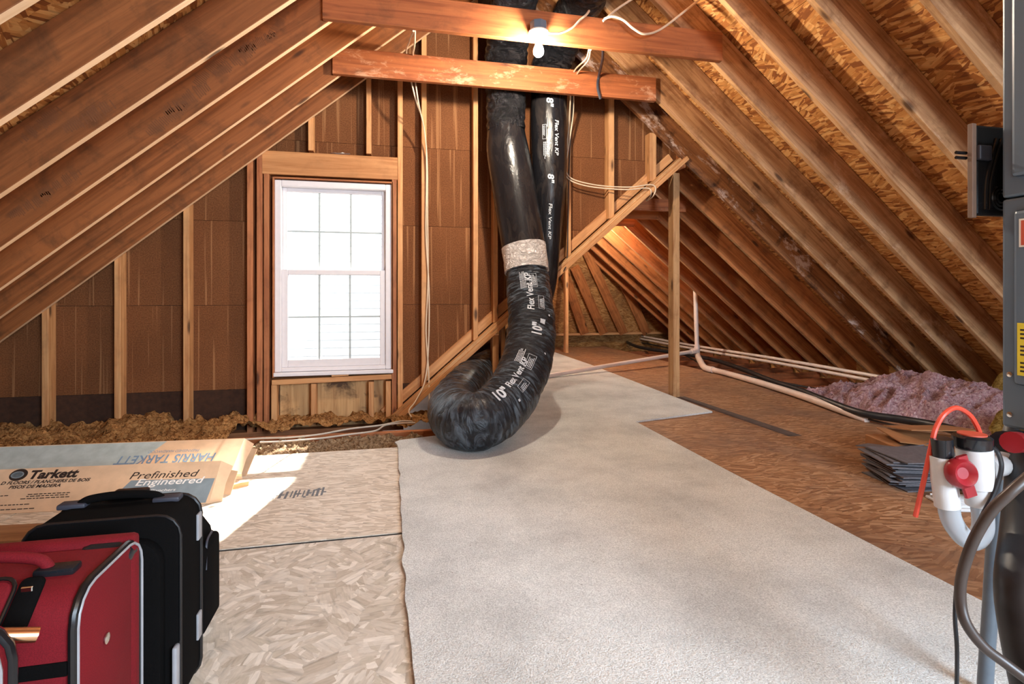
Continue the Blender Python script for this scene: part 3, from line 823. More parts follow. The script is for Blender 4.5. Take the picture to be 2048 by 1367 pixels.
# ------------------------------------------------------------------ collar ties, posts
def tie(x0, x1, zb, y, h, mat, label, name='collar_beam'):
    o = beam(name, (x0, y + 0.019, zb + h / 2), (x1, y + 0.019, zb + h / 2), 0.038, h, (0, 1, 0), mat)
    return tag(o, label, 'beam')
p0, p1 = onY(645, 40, 3.03), onY(1445, 122, 3.03)
tie(p0.x, p1.x, 2.372, 3.03, 0.178, M_['tie'], 'upper reddish collar beam in front, carrying the lit bulb')
p0, p1 = onY(665, 154, 3.75), onY(1312, 200, 3.75)
tie(p0.x, p1.x, 2.362, 3.75, 0.178, M_['tie_frost'], 'pale-scuffed collar beam behind the bulb, crossing just above the ducts')
for k, (y, lab) in enumerate(((4.75, 'white-scuffed small collar beam behind the leaning raking board, nearest of three'), (5.30, 'dark collar beam in the lower attic, second of three behind the raking board'), (5.88, 'lamplit collar beam deepest in the lower attic, third behind the raking board'))):
    zb = 1.70
    tie((zb - KF) / SF + 0.02, (KR - zb) / SL - 0.02, zb, y, 0.115, M_['tie_frost'] if k == 0 else M_['rafter_far'], lab)
po = beam('support_post', (2.445, 4.335, 0.001), (2.445, 4.335, FZ - 0.06), 0.062, 0.089, (1, 0, 0), M_['post'])
tag(po, 'upright timber post standing at the carpet corner under the apex', 'post')
po = beam('support_post', (2.645, 7.93, 0.001), (2.645, 7.93, 1.62), 0.05, 0.089, (1, 0, 0), M_['stud'])
tag(po, 'thin far timber post lit orange, standing just right of the big duct', 'post')

# ------------------------------------------------------------------ lamps
lamp = empty('ceiling_lamp', onY(1078, 60, 2.99), 'bare glowing bulb in a white porcelain holder on the upper collar beam', 'lamp')
jb = onY(1077, 52, 2.99)
lathe('junction_box', [(0.0, 0.02), (0.048, 0.02), (0.05, 0.015), (0.05, -0.03), (0.0, -0.03)], Matrix.Translation(jb), M_['steel'], lamp, 8, False)
ph = jb + Vector((0, 0, -0.032))
lathe('lamp_holder', [(0.0, 0.0), (0.056, 0.0), (0.058, -0.008), (0.05, -0.022), (0.026, -0.034), (0.022, -0.05), (0.0, -0.05)], Matrix.Translation(ph), M_['porcelain'], lamp)
pb = ph + Vector((0, 0, -0.048))
lathe('bulb', [(0.0, 0.0), (0.013, 0.0), (0.014, -0.02), (0.024, -0.042), (0.030, -0.062), (0.028, -0.080), (0.017, -0.093), (0.0, -0.097)], Matrix.Translation(pb), M_['bulb'], lamp)
fl = empty('ceiling_lamp', (2.44, 6.4, 1.95), 'bare bulb glowing in the lower attic, hidden above the raking board', 'lamp')
lathe('lamp_holder', [(0.0, 0.03), (0.05, 0.03), (0.05, 0.01), (0.02, 0.0), (0.0, 0.0)], Matrix.Translation((2.44, 6.4, 1.88)), M_['porcelain'], fl)
lathe('bulb', [(0.0, 0.0), (0.013, 0.0), (0.014, -0.02), (0.024, -0.042), (0.030, -0.062), (0.028, -0.080), (0.017, -0.093), (0.0, -0.097)], Matrix.Translation((2.44, 6.4, 1.88)), M_['bulb'], fl)

# ------------------------------------------------------------------ flexible ducts
def duct_pts(L): return [(*onY(x, y, Y), r) for x, y, Y, r in L]
duct = empty('flexible_duct', onZ(950, 895, 0.0), 'large black flexible duct dropping to the carpet and curling in a J', 'duct')
T1 = Tube(duct_pts([(1045, -120, 3.15, .16), (1032, -20, 3.5, .16), (1018, 60, 3.86, .16), (1012, 130, 3.99, .158), (1011, 200, 4.0, .152), (1012, 262, 3.99, .148), (1017, 310, 3.98, .162), (1032, 400, 3.94, .163), (1045, 480, 3.89, .162), (1051, 520, 3.85, .158),
    (1056, 570, 3.79, .160), (1063, 630, 3.68, .166), (1060, 690, 3.54, .168), (1046, 745, 3.38, .168), (1018, 796, 3.22, .166), (985, 828, 3.10, .164), (950, 843, 3.05, .164), (918, 836, 3.14, .164), (908, 815, 3.36, .16), (922, 785, 3.74, .155), (950, 752, 4.2, .15), (985, 730, 4.7, .15)]), 12, (0, 0, -1))
def near(px, py, T):
    best = None
    for i, p in enumerate(T.p):
        d = p - CAM; z = d.x * SN + d.y * CS; X = CX + F_PX * (d.x * CS - d.y * SN) / z; Y = HOR - F_PX * d.z / z
        e = (X - px) ** 2 + (Y - py) ** 2
        if best is None or e < best[0]: best = (e, T.l[i])
    return best[1]
La, Lb, Lc = near(1012, 258, T1), near(1045, 492, T1), near(1053, 540, T1)
def r_crumple(L, th, r):
    v = Vector((math.cos(th) * 1.4, math.sin(th) * 1.4, L * 9))
    e = abs(noise.noise(v * 1.7)); return r * (1 + 0.06 * noise.noise(v) - 0.06 * e) - 0.004 * math.sin(L * 90 + 3 * noise.noise(v))
def r_smooth(L, th, r):
    v = Vector((math.cos(th), math.sin(th), L * 2)); k = max(0, 1 - abs(L - La) / 0.10)
    return r * (1 + 0.022 * noise.noise(v * 1.3)) - 0.012 * k * abs(math.sin(th * 9 + 2 * noise.noise(v * 3)))
def r_foil(L, th, r): return r + 0.004 + 0.004 * noise.noise(Vector((math.cos(th) * 6, math.sin(th) * 6, L * 40)))
def r_low(L, th, r):
    v = Vector((math.cos(th) * 1.6, math.sin(th) * 1.6, L * 14 + 0.6 * math.sin(th)))
    w2 = noise.noise(v) + 0.6 * noise.noise(v * 2.3)
    k = max(0, 1 - abs(L - Lc) / 0.05)
    return r * (1 + 0.04 * w2 - 0.06 * abs(noise.noise(v * 1.2 + Vector((4, 4, 4))))) - 0.01 * k * abs(math.sin(th * 7))
link('wrapped_elbow_sleeve', T1.mesh('wrapped_elbow_sleeve', 56, 0, La + 0.02, 0.012, r_crumple), None, M_['film_crumple'], duct, True)
link('upper_sleeve', T1.mesh('upper_sleeve', 56, La, Lb + 0.01, 0.014, r_smooth), None, M_['film'], duct, True)
link('foil_collar', T1.mesh('foil_collar', 64, Lb, Lc + 0.015, 0.008, r_foil), None, M_['foil'], duct, True)
low = link('lower_sleeve', T1.mesh('lower_sleeve', 72, Lc, None, 0.009, r_low), None, M_['film_dust_sheen'], duct, True)
Ltape = near(930, 840, T1)
link('tape_band', T1.mesh('tape_band', 64, Ltape - 0.10, Ltape - 0.05, 0.01, lambda L, th, r: r_low(L, th, r) + 0.003), None, M_['film_dust_sheen'], duct, True)


def on_tube(T, name, s, size, L, th, mat, parent, flip=1, rfun=None, bold=0.0, shear=0.0, rects=None):
    """print running along the tube: text x along -L*flip, letter tops towards decreasing/increasing angle"""
    if rects is None: vs, fs = text2d(s, size, bold, shear)
    else:
        vs, fs = [], []
        for x0, y0, x1, y1 in rects:
            k = len(vs); n = max(1, int((x1 - x0) / 0.015))
            for i in range(n + 1):
                xx = x0 + (x1 - x0) * i / n; vs += [(xx, y0), (xx, y1)]
            for i in range(n): fs.append((k + 2 * i, k + 2 * i + 2, k + 2 * i + 3, k + 2 * i + 1))
    r0 = 0.16
    out = [T.at(L - flip * x, th + flip * y / r0, 0.0065, rfun) for x, y in vs]
    return link(name, mesh(name, out, fs), None, mat, parent)


def frame_rects(x, y, w, h, t=0.002):
    return [(x, y, x + w, y + t), (x, y + h - t, x + w, y + h), (x, y, x + t, y + h), (x + w - t, y, x + w, y + h)]


def small_print(seed, n=5, w=0.09, gap=0.009):
    q = random.Random(seed); R = []
    for k in range(n):
        x = 0.0
        while x < w * q.uniform(0.75, 1.0):
            d = q.uniform(0.006, 0.016); R.append((x, k * gap, x + d, k * gap + 0.0045)); x += d + 0.003
    return R
IW = M_['ink_white']
# angle 0 faces -Y ; which sign is image right is resolved here
def side_sign(T, L):
    a = T.at(L, 0.6) - T.at(L, -0.6); return 1 if a.x > 0 else -1
sg = side_sign(T1, near(1063, 630, T1))
def pr1(s, size, px, py, th, **k): return on_tube(T1, 'printed_lettering', s, size, near(px, py, T1), (th - 0.30) * sg, IW, duct, k.pop('flip', 1) * 1, r_low, **k)
pr1('Flex Vent KP', 0.062, 1063, 646, 0.28, bold=0.0012, shear=0.2)
pr1('', 0, 1063, 596, 0.05, rects=small_print(1, 5, 0.16))
pr1('', 0, 1063, 596, 0.52, rects=frame_rects(0, 0, 0.12, 0.05) + [(a + .01, b + .008, c + .01, d + .008) for a, b, c, d in small_print(2, 4, 0.09)])
pr1('', 0, 1063, 640, 0.72, rects=frame_rects(0, 0, 0.11, 0.04) + [(a + .01, b + .006, c + .01, d + .006) for a, b, c, d in small_print(3, 3, 0.08)])
pr1('10"', 0.085, 1058, 700, 0.62, bold=0.003)
pr1('Flex Vent KP', 0.058, 1002, 812, 0.42, bold=0.0012, shear=0.2)
pr1('', 0, 1036, 762, 0.2, rects=small_print(4, 5, 0.13))
pr1('', 0, 1040, 770, 0.66, rects=frame_rects(0, 0, 0.12, 0.05) + [(a + .01, b + .008, c + .01, d + .008) for a, b, c, d in small_print(5, 4, 0.09)])
pr1('', 0, 1010, 806, 0.85, rects=frame_rects(0, 0, 0.10, 0.045) + [(a + .01, b + .006, c + .01, d + .006) for a, b, c, d in small_print(6, 3, 0.07)])
pr1('10"', 0.085, 972, 836, 0.55, bold=0.003)
pr1('', 0, 1063, 668, 0.75, rects=[(0, 0, 0.036, 0.034)])
for px, py, th in ((1063, 648, 1.0), (1052, 728, 1.0), (1000, 818, 1.0)): pr1('', 0, px, py, th, rects=[(0, 0, 0.014, 0.014)])

duct2 = empty('flexible_duct', onY(1098, 520, 3.99), 'slimmer black eight-inch flexible duct hanging behind the big duct', 'duct')
T2 = Tube(duct_pts([(1185, -60, 3.1, .14), (1165, 0, 3.45, .145), (1130, 70, 3.85, .15), (1104, 130, 4.0, .15), (1098, 200, 4.01, .14), (1098, 300, 4.02, .138), (1099, 380, 4.02, .125), (1098, 450, 4.03, .10), (1095, 520, 4.05, .09), (1085, 580, 4.12, .10), (1062, 640, 4.3, .12), (1020, 690, 4.7, .13), (960, 720, 5.2, .14), (900, 745, 5.7, .14)]), 12, (0, 0, -1))
Ld = near(1104, 140, T2)
link('wrapped_elbow_sleeve', T2.mesh('wrapped_elbow_sleeve', 48, 0, Ld + 0.01, 0.012, r_crumple), None, M_['film_crumple'], duct2, True)
link('sleeve', T2.mesh('sleeve', 48, Ld, None, 0.014, lambda L, th, r: r * (1 + 0.05 * noise.noise(Vector((math.cos(th) * 2.4, math.sin(th) * 2.4, L * 2.0))))), None, M_['film'], duct2, True)
sg2 = side_sign(T2, near(1098, 300, T2))
rf2 = lambda L, th, r: r * (1 + 0.05 * noise.noise(Vector((math.cos(th) * 2.4, math.sin(th) * 2.4, L * 2.0))))
for s, size, px, py, th, b in (('8"', 0.075, 1098, 206, -0.28, 0.002), ('Flex Vent KP', 0.05, 1098, 248, 0.15, 0.0008), ('8"', 0.075, 1099, 356, -0.25, 0.002), ('Flex Vent KP', 0.05, 1099, 408, -0.2, 0.0008)):
    on_tube(T2, 'printed_lettering', s, size, near(px, py, T2), (th - 0.38) * sg2, IW, duct2, -1, rf2, b, 0.15)
on_tube(T2, 'printed_lettering', '', 0, near(1098, 256, T2), -0.9 * sg2, IW, duct2, -1, rf2, rects=frame_rects(0, 0, 0.11, 0.035) + [(a + .01, b + .006, c + .01, d + .006) for a, b, c, d in small_print(8, 2, 0.08)])
on_tube(T2, 'printed_lettering', '', 0, near(1098, 295, T2), -0.85 * sg2, IW, duct2, -1, rf2, rects=small_print(9, 6, 0.12))
on_tube(T2, 'printed_lettering', '', 0, near(1160, 5, T2), -0.3 * sg2, M_['ink_bluegrey'], duct2, -1, r_crumple, rects=[(0.012 * k, 0, 0.012 * k + 0.005, 0.07) for k in range(14)])

# ------------------------------------------------------------------ cables and straps
def yp(L): return [onY(x, y, Y) for x, y, Y in L]
W_ = M_['cable_white']
tube('electric_cable', yp([(827, 62, 3.06), (818, 85, 3.4), (813, 110, 3.83), (829, 190, 3.9), (846, 245, 4.05), (854, 320, 4.15), (855, 430, 4.155), (856, 560, 4.155), (852, 660, 4.155), (857, 740, 4.14), (859, 815, 4.08)]), 0.0055, W_, label='white cable dropping from the collar beams down the stud right of the window, straight one', cat='cable')
tube('electric_cable', yp([(830, 62, 3.06), (829, 90, 3.4), (826, 120, 3.83), (836, 200, 3.9), (850, 270, 4.1), (853, 340, 4.15), (852, 470, 4.155), (858, 580, 4.155), (857, 690, 4.155), (850, 760, 4.13), (832, 800, 4.07), (818, 820, 4.0), (823, 834, 3.95)]), 0.0055, W_, label='white cable beside the straight one right of the window, hooking left at its foot', cat='cable')
tube('electric_cable', yp([(1178, 100, 3.07), (1172, 118, 3.3), (1150, 140, 3.72), (1140, 168, 3.84), (1141, 195, 3.9), (1137, 260, 4.12), (1131, 320, 4.15), (1133, 345, 4.15), (1150, 360, 4.15), (1200, 371, 4.15), (1260, 374, 4.10), (1300, 369, 4.09), (1311, 376, 4.09), (1306, 392, 4.12), (1292, 402, 4.3)]), 0.0055, W_, label='white cable sagging from behind the ducts across to the raking board, upper strand', cat='cable')
tube('electric_cable', yp([(1181, 100, 3.07), (1176, 122, 3.3), (1156, 145, 3.72), (1148, 170, 3.84), (1146, 230, 4.05), (1136, 300, 4.15), (1130, 340, 4.15), (1140, 360, 4.15), (1180, 373, 4.15), (1250, 379, 4.10), (1295, 376, 4.09), (1302, 388, 4.10), (1294, 400, 4.25)]), 0.0055, W_, label='white cable sagging from behind the ducts across to the raking board, lower strand', cat='cable')
tube('thin_cable', yp([(1146, 172, 3.84), (1142, 260, 4.12), (1138, 340, 4.155), (1136, 430, 4.155), (1134, 520, 4.14), (1129, 538, 4.09), (1118, 560, 4.2)]), 0.004, M_['rubber'], label='thin black cable running straight down the stud right of the ducts', cat='cable')
tube('electric_cable', yp([(1094, 66, 2.985), (1120, 66, 3.01), (1145, 55, 3.015), (1160, 40, 3.015), (1172, 30, 3.02), (1178, 22, 3.06)]), 0.007, W_, label='white cable curving from the lamp holder up over the beam', cat='cable')
tube('electric_cable', yp([(1420, -18, 3.0), (1370, 22, 2.98), (1322, 58, 2.97), (1290, 68, 2.97), (1268, 58, 2.97), (1246, 40, 2.98), (1225, 33, 2.99), (1208, 38, 3.02)]), 0.007, W_, label='white cable looping in front of the upper beam, right of the bulb', cat='cable')
tube('electric_cable', yp([(1285, -15, 3.05), (1240, 14, 3.03), (1218, 32, 3.015), (1206, 42, 3.02)]), 0.007, W_, label='short white cable rising to the roof above the right end of the upper beam', cat='cable')
stp = link('hanging_strap', Tube([(*onY(x, y, Y), 0.010) for x, y, Y in ((1206, 96, 3.10), (1205, 120, 3.4), (1198, 150, 3.72), (1195, 172, 3.735), (1199, 192, 3.73), (1201, 198, 3.73))], 6).mesh('hanging_strap', 6), None, M_['strap'])
tag(stp, 'short dark strap dangling over the scuffed collar beam right of the ducts', 'strap')
tube('electric_cable', [onZ(x, y, -0.015) for x, y in ((470, 880), (520, 876), (580, 874), (640, 868), (700, 857), (760, 850), (800, 842), (825, 842))], 0.006, M_['cable_grey'], label='grey cable along the foot of the window wall, the one nearer the wall', cat='cable')
tube('electric_cable', [onZ(x, y, -0.02) for x, y in ((520, 884), (570, 882), (640, 876), (700, 868), (750, 861), (770, 850), (800, 846), (830, 845))], 0.006, M_['cable_grey'], label='grey cable along the foot of the window wall, the one nearer the floor', cat='cable')

# ------------------------------------------------------------------ right side pipes
pv = empty('drain_pipe', (3.95, 6.45, 0.02), 'white plastic drain pipe rising by the post and elbowing along the floor edge', 'pipe')
base = onZ(1394, 716, 0.05)
top = onY(1389, 528, base.y)
tube('riser', [(top.x, base.y, top.z), (base.x, base.y, 0.18)], 0.028, M_['pvc'], pv, 12)
run = [onZ(1410, 735, 0.04), onZ(1460, 748, 0.035), onZ(1530, 768, 0.035), onZ(1600, 790, 0.035), onZ(1690, 822, 0.035), onZ(1735, 838, 0.02)]
tube('floor_run', run, 0.030, M_['pvc'], pv, 12)
tube('elbow', [(base.x, base.y, 0.20), (base.x, base.y - 0.01, 0.10), ((base.x + run[0].x) / 2, (base.y + run[0].y) / 2, 0.055), tuple(run[0]), tuple(run[0].lerp(run[1], 0.35))], 0.036, M_['pvc'], pv, 12)
tee0 = Vector((base.x, base.y, 0.15)); tee1 = onZ(1090, 752, 0.035)
tube('branch_run', [tee0, tee0.lerp(tee1, 0.33), tee0.lerp(tee1, 0.66), tee1], 0.024, M_['pvc'], pv, 12)
tube('tee_fitting', [tee0, tee0.lerp(tee1, 0.05)], 0.033, M_['pvc'], pv, 12)
for f in (0.0, 1.0): lathe('coupling_ring', [(0.0, 0.0), (0.034, 0.0), (0.034, 0.05), (0.0, 0.05)], Matrix.Translation((base.x, base.y, 0.10 + 0.08 * f)), M_['pvc'], pv, 14)
for k, (z, x, lab) in enumerate(((0.145, 4.42, 'upper one of two thin white pipes along the right eave'), (0.10, 4.40, 'lower one of two thin white pipes along the right eave'))):
    tube('eave_pipe', [(x, 9.0, z), (x, 7.0, z - 0.01), (x, 5.5, z), (x, 4.0, z - 0.01), (x, 2.6, z - 0.03)], 0.017, M_['pvc'], None, 8, label=lab, cat='pipe')
tube('insulated_line', [onZ(x, y, z) for x, y, z in ((1212, 640, 0.35), (1222, 655, 0.2), (1240, 672, 0.05), (1262, 688, 0.04), (1300, 698, 0.04), (1360, 706, 0.04), (1430, 720, 0.03), (1490, 740, 0.03), (1540, 760, 0.03), (1600, 780, 0.05), (1650, 800, 0.06), (1720, 825, 0.06), (1800, 838, 0.07), (1870, 850, 0.09), (1935, 868, 0.12), (2005, 900, 0.2))], 0.026, M_['rubber'], None, 10, label='thick black insulated line snaking from the far end past the pink insulation', cat='hose')
tube('thin_cable', [onZ(x, y, z) for x, y, z in ((1225, 668, 0.03), (1260, 680, 0.02), (1310, 690, 0.02), (1350, 700, 0.02), (1420, 735, 0.02), (1500, 752, 0.01), (1620, 775, 0.0), (1700, 790, 0.0), (1735, 795, 0.0))], 0.010, M_['rubber'], None, 8, label='thin black cable lying over the exposed joists behind the thick line', cat='cable')
tube('thin_cable', [onZ(x, y, 0.02) for x, y in ((1560, 775), (1640, 806), (1720, 833), (1790, 850), (1810, 852))], 0.007, M_['rubber_brown'], None, 8, label='thin brown cable along the board edge beside the white drain pipe', cat='cable')
tube('thin_cable', [(4.3, 2.9, 0.06), (4.0, 2.6, 0.05), (3.7, 2.45, 0.06)], 0.006, M_['cable_white'], None, 8, label='thin pale cable below the yellow batt beside the furnace', cat='cable')

# ------------------------------------------------------------------ shingle sheets and clutter on the right
def sheet_mesh():
    bm = bmesh.new(); bmesh.ops.create_cube(bm, size=1)
    for v in bm.verts: v.co = Vector((v.co.x * 0.36, v.co.y * 0.27, (v.co.z + 0.5) * 0.0052))
    return bm_mesh('shingle_sheet', bm)
sm_ = sheet_mesh(); sm_.materials.append(M_['slate'])
sc_ = onZ(1836, 962, 0.0); z = 0.001
rs = random.Random(5); NSH = 15
for k in range(NSH):
    M = Matrix.Translation((sc_.x + rs.uniform(-0.018, 0.018) + 0.012 * math.sin(k * 0.9), sc_.y + rs.uniform(-0.018, 0.018), z)) @ Matrix.Rotation(math.radians(-18 + rs.uniform(-8, 8) + (8 if k == 0 else 0)), 4, 'Z') @ Matrix.Rotation(rs.uniform(-0.006, 0.006), 4, 'X')
    o = link('shingle_sheet', sm_, M)
    n_ = ['bottom', 'second lowest', 'third lowest', 'fourth lowest', 'fifth lowest', 'sixth lowest', 'seventh lowest', 'middle', 'seventh highest', 'sixth highest', 'fifth highest', 'fourth highest', 'third highest', 'second highest', 'topmost'][k]
    tag(o, f'dark grey shingle sheet, {n_} in the stack of fifteen on the brown boards', 'shingle', 'shingle sheets stacked on the floor')
    z += 0.0092
o = link('shingle_sheet', sm_, Matrix.Translation((sc_.x + 0.20, sc_.y + 0.26, 0.10)) @ Matrix.Rotation(0.2, 4, 'Z') @ Matrix.Rotation(math.radians(-12), 4, 'X'))
tag(o, 'dark grey shingle sheet tipped up loose behind the stack, against the brown carton', 'shingle', 'shingle sheets stacked on the floor')
cb = empty('brown_carton', (2.78, 2.30, 0.001), 'flattened brown carton behind the stack of dark shingle sheets', 'box', rz=-0.25)
Mc = wm(cb)
rbox('body', 0.48, 0.30, 0.12, 0.004, 1, Mc, M_['cardboard_dark'], cb, False)
slab('flap', [(-0.22, -0.12), (0.22, -0.12), (0.24, 0.13), (-0.2, 0.1)], 0, 0.005, Mc @ Matrix.Translation((0.0, 0.02, 0.127)) @ Matrix.Rotation(0.10, 4, 'X') @ Matrix.Rotation(0.12, 4, 'Y'), M_['cardboard_dark'], cb)
slab('flap', [(-0.16, -0.09), (0.2, -0.1), (0.16, 0.1), (-0.2, 0.08)], 0, 0.005, Mc @ Matrix.Translation((0.05, 0.06, 0.175)) @ Matrix.Rotation(-0.10, 4, 'X'), M_['cardboard_dark'], cb)
# white louvred register stack half hidden behind the trap
rg = empty('vent_register', onZ(1940, 1010, 0.0), 'white louvred register lying on the boards behind the condensate trap', 'vent', rz=-0.3)
Mg = wm(rg)
rbox('frame', 0.26, 0.16, 0.012, 0.003, 1, Mg, M_['pvc_clean'], rg, False)
for k in range(9): rbox('slat', 0.24, 0.005, 0.012, 0.001, 1, Mg @ Matrix.Translation((0, -0.065 + 0.016 * k, 0.0125)), M_['pvc_clean'], rg, False)
lb = empty('small_carton', onZ(2030, 1030, 0.0) + Vector((0.0, 0.03, 0)), 'small pinkish white carton on the boards at the right behind the black hose', 'box', rz=-0.3)
rbox('body', 0.16, 0.12, 0.09, 0.003, 1, wm(lb), M_['label_white'], lb, False)
flat('red_stripe', [(-0.05, 0.02, 0.05, 0.035)], wm(lb) @ frame((0, -0.0605, 0), (1, 0, 0), (0, 0, 1)), M_['label_red'], lb)

# ------------------------------------------------------------------ furnace and its fittings
FXX, FYY = 1.36, 0.955
fu = empty('furnace', (FXX + 0.3, FYY - 0.4, 0.0), 'tall grey steel furnace cabinet at the right edge of the view', 'furnace')
S_ = M_['steel']
def fbox(name, x0, y0, z0, x1, y1, z1, mat, bev=0.006, par=None): return rbox(name, x1 - x0, y1 - y0, z1 - z0, bev, 2, Matrix.Translation(((x0 + x1) / 2, (y0 + y1) / 2, z0)), mat, par or fu, False)
fbox('lower_cabinet', FXX, FYY - 0.8, 0.60, FXX + 0.55, FYY, 1.115, S_)
fbox('upper_cabinet', FXX, FYY - 0.8, 1.118, FXX + 0.55, FYY, 2.1, S_)
fbox('upper_door', FXX - 0.012, FYY - 0.79, 1.16, FXX + 0.001, FYY - 0.026, 2.0, S_, 0.008)
fbox('lower_door', FXX - 0.012, FYY - 0.79, 0.70, FXX + 0.001, FYY - 0.030, 1.085, S_, 0.008)
for z in (0.69, 0.60): 
    lathe('screw', [(0.0, 0.0), (0.006, 0.0), (0.006, 0.003), (0.0, 0.004)], zto((FXX, FYY - 0.018, z + 0.03), (-1, 0, 0)), M_['chrome'], fu, 10)
for lx in (FXX + 0.03, FXX + 0.52):
    for ly in (FYY - 0.77, FYY - 0.03):
        beam('leg', (lx, ly, 0.0015), (lx, ly, 0.60), 0.03, 0.03, (1, 0, 0), M_['steel_dark'], fu) if lx > FXX + 0.1 else None
# labels on the aisle face (normal -X): local x -> -Y, local y -> Z
MF = lambda y, z, o=0.0135: frame((FXX - o, y, z), (0, -1, 0), (0, 0, 1))
yl = slab('yellow_label', [(0, 0), (0.2, 0), (0.2, 0.115), (0, 0.115)], 0, 0.0006, MF(FYY - 0.041, 0.722), M_['label_yellow'], fu)
for k in range(3): flat('label_print', [(0.006, 0.008 + 0.036 * k + j * 0.009, 0.18, 0.012 + 0.036 * k + j * 0.009) for j in range(3)], MF(FYY - 0.041, 0.722, 0.0145), M_['ink_dark'], yl)
rl = slab('white_label', [(0, 0), (0.2, 0), (0.2, 0.062), (0, 0.062)], 0, 0.0006, MF(FYY - 0.0445, 1.003), M_['label_white'], fu)
flat('red_field', [(0.004, 0.004, 0.196, 0.058)], MF(FYY - 0.0445, 1.003, 0.0145), M_['label_red'], rl)
# black coil pan on the far side of the cabinet
pc = onY(1943, 320, 1.0)
px0 = pc.x
fbox('coil_pan', px0 + 0.014, 1.0, 1.085, px0 + 0.36, 1.012, 1.30, M_['black_plastic'], 0.006)
fbox('pan_rim', px0, 0.998, 1.08, px0 + 0.0135, 1.010, 1.302, M_['pan_rim'], 0.002)
fbox('pan_bracket', px0 + 0.13, 0.958, 1.12, px0 + 0.40, 1.004, 1.27, M_['black_plastic'], 0.004)
fbox('pan_plate', px0 + 0.012, 0.99, 1.215, px0 + 0.05, 1.0, 1.25, M_['strap'], 0.003)
tube('pan_rib', [(px0 + 0.075, 0.999, 1.27), (px0 + 0.045, 0.999, 1.175), (px0 + 0.04, 0.999, 1.10)], 0.004, M_['black_plastic'], fu)
tube('pan_rib', [(px0 + 0.09, 0.999, 1.27), (px0 + 0.058, 0.999, 1.175), (px0 + 0.053, 0.999, 1.10)], 0.004, M_['black_plastic'], fu)
for dz in (0.0, 0.012): tube('pan_prong', [(px0 - 0.02, 1.02, 1.225 + dz), (px0 + 0.01, 1.02, 1.225 + dz)], 0.004, M_['black_plastic'], fu)
for rr in (0.012, 0.02, 0.028): lathe('pan_ring', [(rr - 0.003, 0), (rr, 0.003), (rr + 0.003, 0)], zto((px0 + 0.09, 1.0, 1.13), (0, -1, 0)), M_['black_plastic'], fu)

# condensate trap
ZT = 1.08
def at(x, y, z=ZT): return CAM + ray(x, y) * z
tr = empty('condensate_trap', at(1925, 1095), 'white condensate trap with clear U-bend, black caps and dark red valve', 'trap')
RT = Vector((CS, -SN, 0)); FW = Vector((SN, CS, 0))
pxm = ZT / F_PX
def vtube(name, x0, y0, x1, y1, rpx, mat, dz=0.0, seg=20): return tube(name, [at(x0, y0, ZT + dz), at(x1, y1, ZT + dz)], rpx * pxm, mat, tr, seg, 2)
vtube('left_socket', 1886, 912, 1889, 966, 22.5, M_['pvc_clean']); vtube('left_collar', 1889, 964, 1895, 1012, 22, M_['pvc_clean'])
vtube('left_cap', 1883, 876, 1886, 914, 18.5, M_['black_plastic'])
vtube('right_socket', 1948, 895, 1955, 972, 30, M_['pvc_clean']); vtube('right_collar', 1955, 970, 1960, 1008, 24, M_['pvc_clean'])
cap_c = at(1944, 893)
lathe('right_cap', [(0.0, 0.0), (32 * pxm, 0.0), (33 * pxm, 0.003), (33 * pxm, 0.020), (28 * pxm, 0.024), (0.0, 0.024)], Matrix.Translation(cap_c), M_['black_plastic'], tr)
lathe('cap_float_disc', [(0.0, 0.0245), (24 * pxm, 0.0245), (24 * pxm, 0.027), (0.0, 0.027)], Matrix.Translation(cap_c), M_['label_red'], tr)
ub = [at(1897, 1008), at(1900, 1030), at(1910, 1052), at(1928, 1074), at(1948, 1080), at(1964, 1062), at(1966, 1035), at(1962, 1004)]
tube('clear_bend', ub, 18.5 * pxm, M_['clear'], tr, 20)
vc_ = at(1926, 946, ZT - 0.036)
Mv = zto(vc_, -(FW) + Vector((0, 0, 0.15)))
lathe('valve_ring', [(0.011, 0.0), (0.018, 0.007), (0.022, 0.009), (0.025, 0.006), (0.028, 0.0), (0.030, -0.006), (0.028, -0.012), (0.011, -0.006), (0.0, -0.006)], Mv, M_['red_plastic'], tr, 28)
def tab(x0, y0, x1, y1, wpx):
    a, b = at(x0, y0, ZT - 0.03), at(x1, y1, ZT - 0.03); return beam('valve_tab', a, b, wpx * pxm, 0.008, RT, M_['red_plastic'], tr)
tab(1928, 932, 1922, 911, 22); tab(1932, 962, 1942, 992, 24)
tube('outlet_pipe', [at(1972, 935), at(1990, 932, ZT + 0.03), at(2012, 930, ZT + 0.07), at(2040, 930, ZT + 0.13)], 21 * pxm, M_['pvc_clean'], tr, 16)
lathe('outlet_nut', [(0.0, 0.0), (0.030, 0.0), (0.030, 0.014), (0.026, 0.022), (0.0, 0.022)], zto(at(2008, 932, ZT + 0.055), RT + FW * 0.6), M_['pvc_clean'], tr, 14)
tube('float_wire', [at(1985, 893, ZT - 0.02), at(1996, 905, ZT - 0.02), at(2003, 930, ZT - 0.03), at(1998, 958, ZT - 0.03), at(1986, 990, ZT - 0.03), at(1970, 1020, ZT - 0.03), at(1950, 1060, ZT - 0.03)], 0.004, M_['rubber'], tr)
tt = tube('red_tube', [at(1831, 1032, 1.12), at(1850, 950, 1.1), at(1864, 885, 1.09), at(1872, 855, 1.09), at(1888, 828, 1.09), at(1912, 815, 1.1), at(1938, 828, 1.1), at(1954, 852, 1.1), at(1962, 876, 1.1)], 0.0048, M_['red_bright'], None, 8, label='orange red thin tube arching from the trap cap down to the left', cat='tube')
tube('fitting', [at(2046, 885, 1.2), at(2020, 888, 1.16), at(2010, 888, 1.14)], 0.028, M_['black_plastic'], fu, 14)
